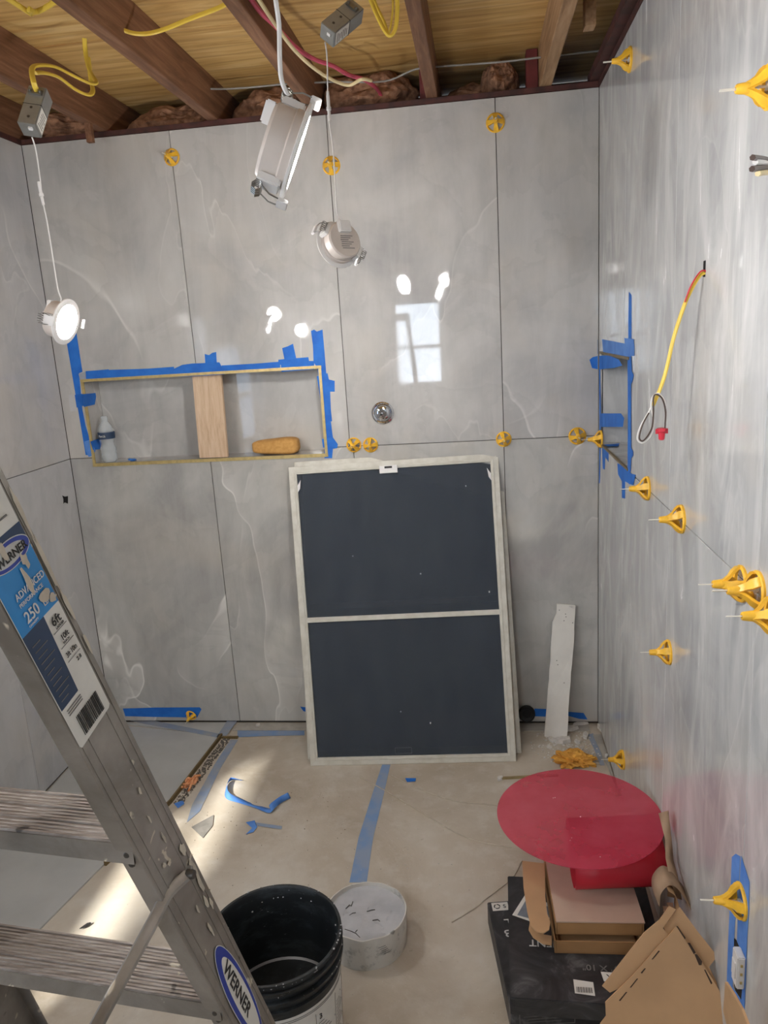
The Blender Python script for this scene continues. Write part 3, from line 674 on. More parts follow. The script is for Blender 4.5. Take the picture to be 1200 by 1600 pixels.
# ================================================================ LEVELLING CAPS
def cap_meshes():
    mb = MB(); n = 32
    mb.lathe([(.0265, 0), (.0325, 0), (.0330, .004), (.0300, .007), (.0265, .005)], n, None, True)
    for k in range(4):
        a = k * math.pi / 2; ca, sa = math.cos(a), math.sin(a)
        rows = []
        for r, z in ((.0315, .002), (.0300, .010), (.0235, .017), (.0150, .023), (.0095, .030), (.0065, .036)):
            wd = .0085 if r > .02 else .0060
            rows.append([(ca * r - sa * wd, sa * r + ca * wd, z), (ca * r + sa * wd, sa * r - ca * wd, z), (ca * (r - .005) + sa * wd, sa * (r - .005) - ca * wd, z - .002), (ca * (r - .005) - sa * wd, sa * (r - .005) + ca * wd, z - .002)])
        vs = [[mb.bm.verts.new(p) for p in r_] for r_ in rows]
        for p, q in zip(vs, vs[1:]):
            for j in range(4): mb.bm.faces.new((p[j], p[(j + 1) % 4], q[(j + 1) % 4], q[j]))
        mb.bm.faces.new(vs[0]); mb.bm.faces.new(vs[-1][::-1])
    mb.lathe([(.0028, .026), (.0095, .026), (.0085, .036), (.0070, .048), (.0060, .050), (.0028, .050)], 14, None, True)
    c = mb.build('cap_proto', M_cap, smooth=True); me = c.data; bpy.data.objects.remove(c)
    mb = MB(); mb.box((0, 0, .034), (.0042, .0016, .078)); mb.box((0, 0, .004), (.016, .0014, .006)); c = mb.build('stem_proto', M_stem); ms = c.data; bpy.data.objects.remove(c)
    return me, ms
ME_CAP, ME_STEM = cap_meshes()
def clip(p, nrm, spin, label, tilt=(0, 0, 0), scale=1.0):
    r = thing('levelling_clip', p, label, 'levelling clip', 'yellow tile levelling clips'); r.scale = (scale,) * 3
    z = (V(nrm).normalized() + V(tilt)).normalized()
    F = frame(p, (1, 0, 0) if abs(z.x) < .8 else (0, 1, 0), z)
    r.rotation_euler = (F.to_3x3() @ Matrix.Rotation(spin, 3, 'Z')).to_euler()
    a = bpy.data.objects.new('cap', ME_CAP); COL.objects.link(a); a.parent = r
    b = bpy.data.objects.new('stem', ME_STEM); COL.objects.link(b); b.parent = r
    return r
clip((-1.5431,0,2.3082), nB, .3, 'yellow levelling clip on the upper left joint of the back wall', (-.15, 0, .05), .95)
clip((-0.9471,0,2.2291), nB, .0, 'yellow levelling clip behind the cord of the middle lamp')
clip((-0.3548,0,2.3192), nB, .05, 'yellow levelling clip topmost on the back wall joint, right half')
clip((-0.9375,0,1.2061), nB, .7, 'yellow levelling clip next to the niche tape, left of a pair', scale=.9)
clip((-0.8714,0,1.2031), nB, .1, 'yellow levelling clip below the shower valve, right of a pair', scale=.9)
clip((-0.3547,0,1.2025), nB, .3, 'yellow levelling clip touching the top right corner of the screens', scale=.9)
clip((-0.0787,0,1.2023), nB, .2, 'yellow ring-shaped levelling clip left of the right corner')
clip((0,-0.073,1.1968), nR, .4, 'yellow levelling clip wedged in the right corner, below the right niche tape')
clip((0,-0.5587,2.315), nR, .5, 'yellow levelling clip high on the right wall under the ceiling plate')
clip((0,-1.6572,1.9446), nR, .5, 'yellow levelling clip cut by the frame high on the right wall')
clip((0,-0.875,1.1768), nR, .4, 'yellow levelling clip nearest the right niche on the sloping joint')
clip((0,-1.2278,1.1794), nR, .6, 'yellow levelling clip second from the right niche on the joint')
clip((0,-1.6336,1.1647), nR, .2, 'yellow levelling clip at the left of the overlapping cluster of three')
clip((0,-1.7127,1.1805), nR, .8, 'yellow levelling clip in the middle of the overlapping cluster')
clip((0,-1.7872,1.1649), nR, .5, 'yellow levelling clip lowest of the cluster, cut by the frame')
clip((0,-1.1429,0.8217), nR, .5, 'yellow levelling clip alone on the middle of the lower right wall', scale=.95)
clip((0,-0.5607,0.1761), nR, .3, 'yellow levelling clip low on the right wall above the red disc')
clip((0,-1.7103,0.5872), nR, .25, 'yellow levelling clip over the taped switch opening')
clip((-1.7431,-0.012,0.0462), (-.2, -.9, -.3), .5, 'yellow levelling clip at the foot of the back wall on blue tape', scale=.75)

# ================================================================ TAPE
def tape(pts, nrm, mat, label, lift=.0004, name='tape_strip', cat='tape'):
    n = V(nrm); mb = MB(); mb.poly([V(p) + n * (lift + .0003) for p in pts], n, .0003)
    return tag(mb.build(name, mat), label, cat, 'blue masking tape pieces')
tape([(-2.0657,0,1.6578),(-2.0598,0,1.6774),(-2.0191,0,1.7023),(-2.0182,0,1.6324),(-2.0179,0,1.5493),(-2.0322,0,1.545),(-2.0352,0,1.5095),(-2.0419,0,1.3992),(-2.0384,0,1.3339),(-2.0286,0,1.2729),(-2.0437,0,1.2126),(-2.0576,0,1.2132)], nB, M_tape, 'long blue tape strip down the left side of the back niche')
tape([(-2.0354,0,1.5426),(-1.9985,0,1.5507),(-2.0041,0,1.5155),(-2.0336,0,1.5196)], nB, M_tape_dull, 'faded blue tape bit at the top left corner of the back niche', .0008)
tape([(-2.004,0,1.551),(-1.9058,0,1.5531),(-1.9039,0,1.548),(-1.8905,0,1.5473),(-1.8961,0,1.5096),(-2.008,0,1.508)], nB, M_tape, 'short blue tape piece over the top left corner of the niche', .0012)
tape([(-1.9062,0,1.5506),(-1.7455,0,1.5467),(-1.6337,0,1.5479),(-1.6355,0,1.5131),(-1.7499,0,1.5143),(-1.895,0,1.5172)], nB, M_tape, 'straight blue tape strip along the niche top, left of the board', .0006)
tape([(-1.6507,0,1.5389),(-1.6402,0,1.5383),(-1.5987,0,1.5534),(-1.5588,0,1.5561),(-1.4466,0,1.5547),(-1.4405,0,1.5395),(-1.4284,0,1.5315),(-1.4312,0,1.5068),(-1.5649,0,1.5067),(-1.6494,0,1.5088)], nB, M_tape, 'wide blue tape piece on the niche top above the wooden board', .0010)
tape([(-1.5024,0,1.59),(-1.4849,0,1.584),(-1.4708,0,1.593),(-1.455,0,1.5946),(-1.4572,0,1.5528),(-1.4716,0,1.5413),(-1.5048,0,1.5481)], nB, M_tape, 'small blue tape tab sticking up above the wooden board', .0014)
tape([(-1.4402,0,1.542),(-1.3006,0,1.5415),(-1.2031,0,1.5433),(-1.206,0,1.5116),(-1.3036,0,1.5121),(-1.4306,0,1.5118)], nB, M_tape, 'straight blue tape strip along the niche top, right of the board', .0006)
tape([(-1.21,0,1.551),(-1.1844,0,1.552),(-1.0905,0,1.5539),(-1.0892,0,1.5393),(-1.0691,0,1.5381),(-1.0717,0,1.5066),(-1.2017,0,1.504),(-1.2017,0,1.531),(-1.2118,0,1.5316)], nB, M_tape, 'wide blue tape piece near the upper right niche corner', .0010)
tape([(-1.1907,0,1.5937),(-1.1673,0,1.5996),(-1.1463,0,1.608),(-1.1387,0,1.5518),(-1.1849,0,1.5472)], nB, M_tape, 'slanted blue tape tab pointing up near the right niche corner', .0014)
tape([(-1.0721,0,1.6515),(-1.0593,0,1.6555),(-1.0499,0,1.6477),(-1.027,0,1.6535),(-1.0259,0,1.5743),(-1.0256,0,1.4845),(-1.0567,0,1.474),(-1.0588,0,1.5107),(-1.072,0,1.5334),(-1.0693,0,1.5962)], nB, M_tape, 'blue tape strip rising above the right end of the back niche')
tape([(-1.0639,0,1.4793),(-1.0202,0,1.4891),(-1.0171,0,1.4644),(-0.9949,0,1.4583),(-0.9981,0,1.4167),(-1.0157,0,1.4176),(-1.0186,0,1.3483),(-1.017,0,1.3032),(-1.0484,0,1.2946),(-1.0562,0,1.3875)], nB, M_tape, 'wide blue tape piece on the upper right side of the niche', .0010)
tape([(-1.0533,0,1.2974),(-1.0223,0,1.3009),(-1.0182,0,1.2224),(-1.0285,0,1.1564),(-1.0594,0,1.1577),(-1.0541,0,1.224)], nB, M_tape, 'lower blue tape strip on the right side of the niche')
tape([(-1.0636,0,1.2346),(-1.0194,0,1.2402),(-1.0011,0,1.2114),(-1.0048,0,1.1963),(-1.036,0,1.1926),(-1.0611,0,1.2013)], nB, M_tape, 'small blue tape knot at the lower right niche corner', .0012)
tape([(-2.0652,0,1.4598),(-2.0289,0,1.4631),(-2.0339,0,1.4144),(-2.0653,0,1.4082)], nB, M_tape, 'short blue tape wrap across the left niche strip', .0012)
tape([(-2.018,-0.0312,1.4625),(-2.018,0.0795,1.4586),(-2.018,0.0802,1.4427),(-2.018,0.0601,1.4129),(-2.018,-0.0311,1.4115)], nL, M_tape, 'short blue tape flap folded into the left side of the niche')
tape([(-2.018,-0.0213,1.2702),(-2.018,0.073,1.2728),(-2.018,0.0713,1.2488),(-2.018,0.048,1.228),(-2.018,-0.0107,1.2344)], nL, M_tape, 'lower blue tape flap folded inside the niche behind the bottle')
tape([(-2.0543,0,1.2688),(-2.0282,0,1.2755),(-2.0103,0,1.2297),(-2.0302,0,1.2093),(-2.0449,0,1.2046),(-2.0546,0,1.2317)], nB, M_tape_light, 'crumpled blue tape bit at the lower left niche corner', .0014)
tape([(-2.035,0.1195,1.4987),(-2.0238,0.1195,1.4981),(-2.0232,0.1195,1.3536),(-2.0334,0.1195,1.3433)], nB, M_tape, 'thin blue tape sliver in the back corner of the niche above the bottle')
tape([(-2.0926,0,1.4613),(-2.0621,0,1.4622),(-2.0647,0,1.3951),(-2.0954,0,1.3941)], nB, M_tile_left, 'faded grey tape patch beside the left niche strip', .0003)
# right wall niche
tape([(0,-0.5755,1.6986),(0,-0.6144,1.6881),(0,-0.6218,1.5646),(0,-0.6157,1.5062),(0,-0.5766,1.5047),(0,-0.5702,1.6191)], nR, M_tape, 'tall thin blue tape strip rising above the right wall niche')
tape([(0,-0.0812,1.5569),(0,-0.5336,1.5502),(0,-0.5664,1.508),(0,-0.3347,1.5074),(0,-0.1109,1.5107)], nR, M_tape_light, 'wide blue tape piece across the top of the right wall niche', .0008)
tape([(0,-0.5121,1.5669),(0,-0.6592,1.5652),(0,-0.6699,1.5423),(0,-0.6713,1.5191),(0,-0.5459,1.5129)], nR, M_tape_light, 'square blue tape piece at the upper right corner of the right niche', .0012)
tape([(-0.0059,0,1.5538),(-0.0024,0,1.5536),(-0.0024,0,1.5028),(-0.0058,0,1.503)], nB, M_tape_dull, 'faint blue tape sliver in the right room corner', .0006)
tape([(-0.0335,0,1.4837),(-0.0219,0,1.4923),(-0.0035,0,1.4959),(-0.0034,0,1.447),(-0.0242,0,1.4528)], nB, M_tape, 'torn blue tape end on the back wall beside the right corner')
tape([(-0.001,-0.0294,1.4968),(-0.001,-0.2403,1.5063),(-0.001,-0.4343,1.4991),(-0.001,-0.49,1.4838),(-0.001,-0.3422,1.4687),(-0.001,-0.0301,1.4484)], nR, M_tape, 'blue tape piece bridging the top of the right niche opening', .0012)
tape([(0,-0.0142,1.4475),(0,-0.0386,1.4488),(0,-0.0561,1.3034),(0,-0.058,1.1851),(0,-0.0374,1.0235),(0,-0.0169,1.0194),(0,-0.0242,1.1802)], nR, M_tape, 'thin blue tape strip down the corner side of the right niche')
tape([(-0.001,-0.0477,1.2884),(-0.001,-0.4754,1.3346),(-0.001,-0.53,1.3267),(-0.001,-0.5101,1.2966),(-0.001,-0.0485,1.2388)], nR, M_tape, 'blue tape piece bridging the lower part of the right niche opening', .0012)
tape([(0,-0.5716,1.5045),(0,-0.6247,1.5175),(0,-0.6368,1.4742),(0,-0.6655,1.4649),(0,-0.648,1.4456),(0,-0.6295,1.437),(0,-0.6407,1.2503),(0,-0.6699,1.2453),(0,-0.6707,1.2322),(0,-0.6425,1.2199),(0,-0.6353,1.1761),(0,-0.5903,1.1717),(0,-0.586,1.3388)], nR, M_tape, 'long blue tape strip down the right side of the right niche', .0016)
tape([(0,-0.0885,1.1706),(0,-0.2306,1.1785),(0,-0.2318,1.1379),(0,-0.1621,1.1446),(0,-0.1489,1.0955),(0,-0.105,1.0923)], nR, M_tape, 'torn blue tape piece under the lower left corner of the right niche')
tape([(0,-0.4086,1.164),(0,-0.5215,1.1754),(0,-0.595,1.1785),(0,-0.6277,1.1375),(0,-0.5453,1.1311),(0,-0.5482,1.0766),(0,-0.4938,1.0667),(0,-0.4912,1.1204),(0,-0.4218,1.1302)], nR, M_tape, 'ragged blue tape hanging below the right niche')
tape([(0,-0.5851,1.1728),(0,-0.6453,1.1741),(0,-0.7114,1.1827),(0,-0.6761,1.1453),(0,-0.6076,1.1355)], nR, M_tape, 'crumpled blue tape end under the lower right niche corner', .0012)
tape([(0.001,-0.1112,1.181),(0.0295,-0.1038,1.181),(0.0601,-0.0971,1.181),(0.0455,-0.1555,1.181),(0.0091,-0.1602,1.181)], (0, 0, 1), M_tape, 'thin blue tape strip lying on the sill of the right niche')
# lower switch opening
tape([(0,-1.647,0.6305),(0,-1.6663,0.652),(0,-1.6896,0.6644),(0,-1.69,0.581),(0,-1.6802,0.5173),(0,-1.6801,0.4606),(0,-1.6843,0.3705),(0,-1.7115,0.3617),(0,-1.6518,0.3515),(0,-1.6491,0.4348),(0,-1.6484,0.5606)], nR, M_tape_light, 'long blue tape strip left of the lower switch opening')
tape([(0,-1.6957,0.6704),(0,-1.7103,0.6645),(0,-1.7419,0.6517),(0,-1.7455,0.6011),(0,-1.7447,0.5337),(0,-1.7503,0.3905),(0,-1.7319,0.3713),(0,-1.7252,0.4746),(0,-1.6962,0.4783),(0,-1.6932,0.5563)], nR, M_tape_light, 'long blue tape strip right of the lower switch opening', .0008)
tape([(0,-1.6834,0.377),(0,-1.7289,0.3939),(0,-1.7503,0.3905),(0,-1.7322,0.3688),(0,-1.6603,0.3465)], nR, M_tape_light, 'slanted blue tape piece under the lower switch', .0014)
# tape along the foot of the walls
tape([(-2.063,0,0.0707),(-1.9186,0,0.0754),(-1.7057,0,0.0769),(-1.698,0,0.0677),(-1.7234,0,0.0275),(-1.9247,0,0.0302),(-2.0565,0,0.0331)], nB, M_tape, 'blue tape strip along the back wall foot by the ladder')
tape([(-1.2533,0,0.0799),(-1.2281,0,0.0769),(-1.2299,0,0.0557),(-1.241,0,0.0587)], nB, M_tape, 'tiny blue tape corner peeking out beside the screens at the wall foot')
tape([(-0.2576,0,0.071),(-0.1872,0,0.0682),(-0.1876,0,0.0332),(-0.2582,0,0.036)], nB, M_tape, 'blue tape strip on the wall between the black ring and drywall strip')
tape([(-0.125,0,0.0566),(-0.0578,0,0.0508),(-0.0423,0,0.0219),(-0.0759,0,0.0247),(-0.1251,0,0.0392)], nB, M_tape, 'blue tape strip on the back wall right of the drywall strip')
tape([(-2.126,-0.3913,0.0045),(-2.126,-0.3789,-0.0204),(-2.126,-0.5134,-0.0213),(-2.126,-0.5512,0.0038)], nL, M_tape, 'blue tape strip at the foot of the left wall behind the ladder')
fz = (0, 0, 1)
tape([(-2.0663,0.0387,0.006),(-1.9323,0.01,0.006),(-1.5825,-0.1043,0.006),(-1.5803,-0.136,0.006),(-1.7142,-0.0947,0.006),(-1.9647,-0.0188,0.006),(-2.0615,0.0153,0.006)], fz, M_tape_dull, 'dusty blue tape over the slanting joint of the floor tiles')
tape([(-1.5917,0.0288,0.006),(-1.5448,0.0289,0.006),(-1.554,-0.1305,0.006),(-1.5932,-0.1309,0.006)], fz, M_tape_dull, 'dusty tape patch on the floor at the channel head')
tape([(-1.5243,-0.0571,0.001),(-1.2321,-0.0496,0.001),(-1.2175,-0.1028,0.001),(-1.3709,-0.1094,0.001),(-1.5043,-0.1212,0.001)], fz, M_tape_mid, 'dusty blue tape strip on the floor left of the screens')
tape([(-1.5283,-0.1423,0.001),(-1.495,-0.142,0.001),(-1.4988,-0.3557,0.001),(-1.4832,-0.6365,0.001),(-1.5069,-0.6998,0.001),(-1.5257,-0.5995,0.001),(-1.5326,-0.3334,0.001)], fz, M_tape_dull, 'long faded blue tape along the channel edge on the floor')
tape([(-0.8623,-0.32,0),(-0.8299,-0.3195,0),(-0.8324,-0.5096,0),(-0.8387,-0.7628,0),(-0.8307,-0.972,0),(-0.8839,-0.9742,0),(-0.8879,-0.7645,0),(-0.8745,-0.5106,0)], fz, M_tape_mid, 'long blue tape line on the floor paper in front of the screens')
tape([(-0.0569,-0.0889,0.002),(-0.0303,-0.0786,0.002),(-0.0229,-0.1478,0.002),(-0.0216,-0.313,0.002),(-0.038,-0.3132,0.002),(-0.0446,-0.1958,0.002)], fz, M_tape_dull, 'dusty blue tape strip on the floor in the right corner')
tape([(-0.764,-0.4129,0.002),(-0.7232,-0.4121,0.002),(-0.7239,-0.433,0.002),(-0.7545,-0.4378,0.002)], fz, M_tape, 'small blue tape scrap on the floor right of the tape line')
tape([(-1.2951,-0.6946,0.002),(-1.2664,-0.683,0.002),(-1.2472,-0.7179,0.002),(-1.2527,-0.7458,0.002),(-1.2754,-0.7602,0.002),(-1.2632,-0.7254,0.002)], fz, M_tape_light, 'torn pale blue tape scrap on the floor below the curled tape')
tape([(-1.2633,-0.6936,0.002),(-1.1607,-0.7116,0.002),(-1.1585,-0.7289,0.002),(-1.2537,-0.7111,0.002)], fz, M_tape_dull, 'thin grey blue tape sliver on the floor beside the torn scrap')
# curled tape on the floor
def ribbon(name, path, width, mat, label, tilt):
    mb = MB(); P_ = smooth_path(path, 6); rows = []
    for i, p in enumerate(P_):
        t = (P_[min(i + 1, len(P_) - 1)] - P_[max(i - 1, 0)]); t.z = 0; t.normalize(); s_ = V((-t.y, t.x, 0))
        a = tilt(i / len(P_)); d = s_ * math.cos(a) + V((0, 0, 1)) * math.sin(a)
        rows.append([p, p + d * width * .5, p + d * width])
    mb.grid(rows); return tag(mb.build(name, mat, smooth=True, solid=.0005), label, 'tape', 'blue masking tape pieces')
ribbon('tape_curl', [(-1.374,-0.4543,0.012), (-1.4299,-0.4472,0.004), (-1.4287,-0.5125,0.003), (-1.4082,-0.5603,0.003), (-1.3487,-0.5876,0.004), (-1.287,-0.6112,0.003), (-1.2265,-0.6424,0.005), (-1.207,-0.6251,0.014), (-1.1952,-0.5826,0.006), (-1.1698,-0.5517,0.004)], .022, M_tape_light, 'curled blue tape strip lying loose on the sunlit floor', lambda t: .5 + .7 * math.sin(t * 9))

# ================================================================ NICHE CONTENTS, WALL FITTINGS
# bottle
bc = V((-1.9758,0.04,1.2005)); bc.z = NZ0 + .0005
bt = thing('water_bottle', bc, 'clear plastic water bottle with navy label, in the back niche', 'bottle')
Tm = Matrix.Translation(bc)
prof = [(0, .002), (.018, .001), (.027, 0), (.031, .006), (.0325, .02), (.0325, .032), (.030, .040), (.0325, .048), (.0325, .058), (.0295, .066), (.0275, .075), (.0295, .086), (.0325, .095), (.033, .12), (.0315, .135), (.026, .150), (.018, .163), (.0125, .170), (.0125, .178)]
mb = MB(); mb.lathe(prof, 32, Tm); mb.build('body', M_pet, bt, smooth=True)
mb = MB(); mb.lathe([(.0335, .096), (.0337, .108), (.0337, .122), (.0334, .124)], 32, Tm); lb = mb.build('label_band', M_lblnavy, bt, smooth=True)
lettering('Pure Life', tuple(bc + V((-.0175, -.0312, .105))), (1, -.25, 0), (0, 0, 1), .013, M_inkwhite, lb, .7)
mb = MB(); mb.lathe([(.0145, .172), (.0145, .186), (.013, .188), (0, .188)], 24, Tm); mb.build('bottle_cap', M_pet, bt, smooth=True)
# wooden board
a = V((-1.513,0.03,1.502)); b = V((-1.5159,0.012,1.1828)); b.z = NZ0 + .0006; a.z = NZ1 - .001
xa = V((1, 0, 0)); t_ = (a - b).normalized(); Fb = frame((a + b) / 2, xa, t_)
mb = MB(); mb.box((0, 0, 0), (.118, .020, (a - b).length - .004), Fb, bev=.0015); tag(mb.build('wooden_board', M_board), 'pale wooden board standing upright in the back niche', 'board')
# sponge
sp = V((-1.2635,0.035,1.1945)); mb = MB(); bmesh.ops.create_icosphere(mb.bm, subdivisions=5, radius=1)
for v in mb.bm.verts:
    q = v.co.copy(); v.co = V([math.copysign(abs(c_) ** .42, c_) * h_ for c_, h_ in zip(q, (.094, .043, .030))]); v.co.z *= 1 + .12 * math.sin(v.co.x * 22)
o = mb.build('sponge', M_sponge, smooth=True, jitter=.002, jscale=16); o.location = (sp.x, .047, NZ0 + .033); o.rotation_euler = (0, 0, .06); tag(o, 'tan grouting sponge lying on the niche sill', 'sponge')
mb = MB(); s0 = V((-1.8766,0.045,1.1847)); 
mb.lathe([(0, 0), (.012, .001), (.019, .004), (.012, .008), (0, .009)], 9, Matrix.Translation((s0.x, .035, NZ0)) @ Matrix.Scale(1.0, 4))
tag(mb.build('tape_wad', M_tape, jitter=.004, jscale=60), 'small crumpled wad of blue tape on the niche sill', 'tape wad')
# shower valve
vc = V((-0.8156,0,1.3258)); sv = thing('shower_valve', vc, 'round chrome shower valve opening on the back wall', 'shower valve')
Fv = frame(vc, (1, 0, 0), nB)
mb = MB(); mb.lathe([(.030, .0005), (.030, .004), (.038, .008), (.043, .006), (.044, .0005)], 48, Fv, True); mb.build('outer_ring', M_chrome, sv, smooth=True)
mb = MB(); mb.lathe([(0, .001), (.030, .001), (.030, .002), (0, .002)], 32, Fv); mb.build('recess', M_steel, sv)
mb = MB(); mb.lathe([(.018, .002), (.026, .004), (.027, .010), (.020, .014), (.014, .014), (.014, .002)], 40, Fv, True); mb.build('inner_ring', M_chrome, sv, smooth=True)
mb = MB(); mb.box((.002, .0, .016), (.026, .022, .008), Fv @ Matrix.Rotation(.6, 4, 'Z'), bev=.003); mb.build('bonnet', M_chrome, sv)
mb = MB(); mb.lathe([(0, .030), (.005, .030), (.0055, .028), (.0055, .020), (.010, .018), (.010, .014), (0, .014)], 16, Fv @ Matrix.Translation((-.003, -.004, 0))); st = mb.build('spindle', M_chrome, sv, smooth=True)
mb = MB(); mb.lathe([(0, .031), (.003, .031), (.003, .029), (0, .029)], 10, Fv @ Matrix.Translation((-.003, -.004, 0))); mb.build('spindle_screw', M_black, st)
# dark hole on left wall
tape([(-2.128,-0.1038,1.0681),(-2.128,-0.0866,1.059),(-2.128,-0.0621,1.0564),(-2.128,-0.0712,1.0261),(-2.128,-0.0933,1.0365),(-2.128,-0.1042,1.0336),(-2.128,-0.099,1.0511)], nL, M_black, 'small ragged black hole in the left wall below the joint', name='wall_hole', cat='hole')['group'] = ''
# switch in the lower right wall
hc = V((0,-1.7064,0.4284)); sw = thing('wall_switch', hc, 'white switch in a dark wall opening, framed by blue tape', 'switch')
mb = MB(); mb.poly([V(p) + V((-.0012, 0, 0)) for p in [(0,-1.6811,0.4814),(0,-1.6949,0.4883),(0,-1.7267,0.4898),(0,-1.7363,0.4436),(0,-1.7323,0.3946),(0,-1.7091,0.3796),(0,-1.6934,0.3869)]], nR, .001); mb.build('dark_opening', M_black, sw)
a = V((-0.014,-1.7211,0.495)); b = V((-0.014,-1.7403,0.4301)); m_ = (a + b) / 2
mb = MB(); mb.box((-.008, m_.y, m_.z), (.014, .030, (a - b).length), bev=.002); mb.build('switch_body', M_white_pl, sw)
mb = MB(); mb.box((-.0160, m_.y, m_.z), (.003, .018, .034), bev=.001); mb.build('paddle', M_white_pl, sw)
for dz in (-.018, 0.0, .018):
    mb = MB(); mb.box((-.008, m_.y - .0155, m_.z + dz), (.004, .002, .005)); mb.build('terminal_screw', M_brass, sw)
# black ring by the wall foot
Fr = frame((-0.2904,-0.018,0.0573), (1, 0, 0), (0, -.95, .25))
mb = MB(); mb.lathe([(.018, .010), (.028, .014), (.034, .008), (.035, .0), (.030, -.008), (.018, -.006)], 36, Fr, True); rg = mb.build('drain_ring', M_rubber, smooth=True); tag(rg, 'round black drain fitting on the floor between the screens and the drywall strip', 'drain fitting')
mb = MB(); mb.lathe([(0, .002), (.018, .003), (.018, -.002), (0, -.002)], 24, Fr); mb.build('drain_disc', M_black, rg)

# ================================================================ SCREENS LEANING ON THE BACK WALL
def screen(BL, BR, TR, TL, label, bar, latch=True, depth=.014, wd=.031):
    BL, BR, TR, TL = map(V, (BL, BR, TR, TL))
    n = (BR - BL).cross(TL - BL).normalized(); TR = TR - n * (TR - BL).dot(n)   # towards the viewer when order is BL,BR,TL
    if n.y > 0: n = -n
    root = thing('window_screen', (BL + BR) / 2, label, 'window screen', 'insect screens leaning on the back wall')
    Q = lambda u, v: (BL * (1 - u) + BR * u) * (1 - v) + (TL * (1 - u) + TR * u) * v
    Wd, Hh = (BR - BL).length, (TL - BL).length
    wu, wv = wd / Wd, wd / Hh
    def member(c, name='frame_rail', mat=M_screenframe, th=depth, lift=0):
        mb = MB(); mb.poly([Q(*p) + n * lift for p in c], n, th); o = mb.build(name, mat, root)
        bv = o.modifiers.new('bevel', 'BEVEL'); bv.width = .002; bv.segments = 2; return o
    member([(0, 0), (1, 0), (1 - wu, wv), (wu, wv)]); member([(0, 1), (wu, 1 - wv), (1 - wu, 1 - wv), (1, 1)])
    member([(0, 0), (wu, wv), (wu, 1 - wv), (0, 1)]); member([(1, 0), (1, 1), (1 - wu, 1 - wv), (1 - wu, wv)])
    # spline ridge inside the frame
    for c in ([(wu * .62, wv * .62), (1 - wu * .62, wv * .62), (1 - wu * .8, wv * .8), (wu * .8, wv * .8)], [(wu * .62, 1 - wv * .62), (wu * .8, 1 - wv * .8), (1 - wu * .8, 1 - wv * .8), (1 - wu * .62, 1 - wv * .62)],
              [(wu * .62, wv * .62), (wu * .8, wv * .8), (wu * .8, 1 - wv * .8), (wu * .62, 1 - wv * .62)], [(1 - wu * .62, wv * .62), (1 - wu * .62, 1 - wv * .62), (1 - wu * .8, 1 - wv * .8), (1 - wu * .8, wv * .8)]):
        member(c, 'spline', M_screenframe, .002, .002)
    for u0, v0 in ((0, 0), (1, 0), (0, 1), (1, 1)):     # mitred corner keys
        su = wu if u0 == 0 else -wu; sv_ = wv if v0 == 0 else -wv
        member([(u0 + su * .05, v0 + sv_ * .12), (u0 + su * .12, v0 + sv_ * .05), (u0 + su * .98, v0 + sv_ * .91), (u0 + su * .91, v0 + sv_ * .98)], 'corner_joint', M_screenframe, .0012, .0012)
    b0, b1 = bar; member([(wu * .9, b0), (1 - wu * .9, b0), (1 - wu * .9, b1), (wu * .9, b1)], 'crossbar', M_screenframe, depth * .8, -.001)
    mb = MB(); mb.poly([Q(wu * .8, wv * .8) - n * .008, Q(1 - wu * .8, wv * .8) - n * .008, Q(1 - wu * .8, 1 - wv * .8) - n * .008, Q(wu * .8, 1 - wv * .8) - n * .008], n, .0008); mb.build('mesh_panel', M_mesh, root)
    if latch:
        lt = member([(.437, .958), (.523, .958), (.523, .984), (.437, .984)], 'latch', M_white_pl, .006, .004)
        mb = MB(); mb.poly([Q(*p) + n * .0052 for p in ((.462, .974), (.498, .974), (.498, .981), (.462, .981))], n, .001); mb.build('latch_slot', M_ink, lt)
        for u, s_ in ((wu * 1.0, 1), (1 - wu * 1.0, -1)):
            member([(u, .935), (u + s_ * .018, .955), (u + s_ * .012, .925), (u, .912)], 'corner_clip', M_white_pl, .003, .002)
        for u, v in ((.5, .055), (.46, .05)):
            pass
        mb = MB()
        for uv, sz in (((.60, .62), .003), ((.92, .55), .0045), ((.60, .13), .004), ((.46, .17), .002), ((.68, .02), .004), ((.28, .69), .0015), ((.84, .90), .003)):
            p = Q(*uv) - n * .0072; mb.box(tuple(p), (sz, .0008, sz * 1.6))
        mb.build('paint_speck', M_chip, root)
        mb = MB()
        for k in range(4):
            pa = [(.42, .033), (.50, .033), (.50, .052), (.42, .052)]
            p0, p1 = Q(*pa[k]) - n * .0068, Q(*pa[(k + 1) % 4]) - n * .0068
            mb.tube([p0, p1], .0006, 4)
        mb.build('pull_tab', M_inkgrey, root)
    return root
screen((-1.1629,-0.29,0.001), (-0.3242,-0.2307,0.001), (-0.3586,-0.022,1.1738), (-1.1798,-0.022,1.151), 'rear off-white framed screen, showing only along the right and top edges', (.50, .52), False)
screen((-1.1427,-0.3356,0.001), (-0.3468,-0.2904,0.001), (-0.3741,-0.046,1.161), (-1.1988,-0.046,1.1355), 'front off-white framed dark mesh screen with crossbar and white latch', (.475, .492))

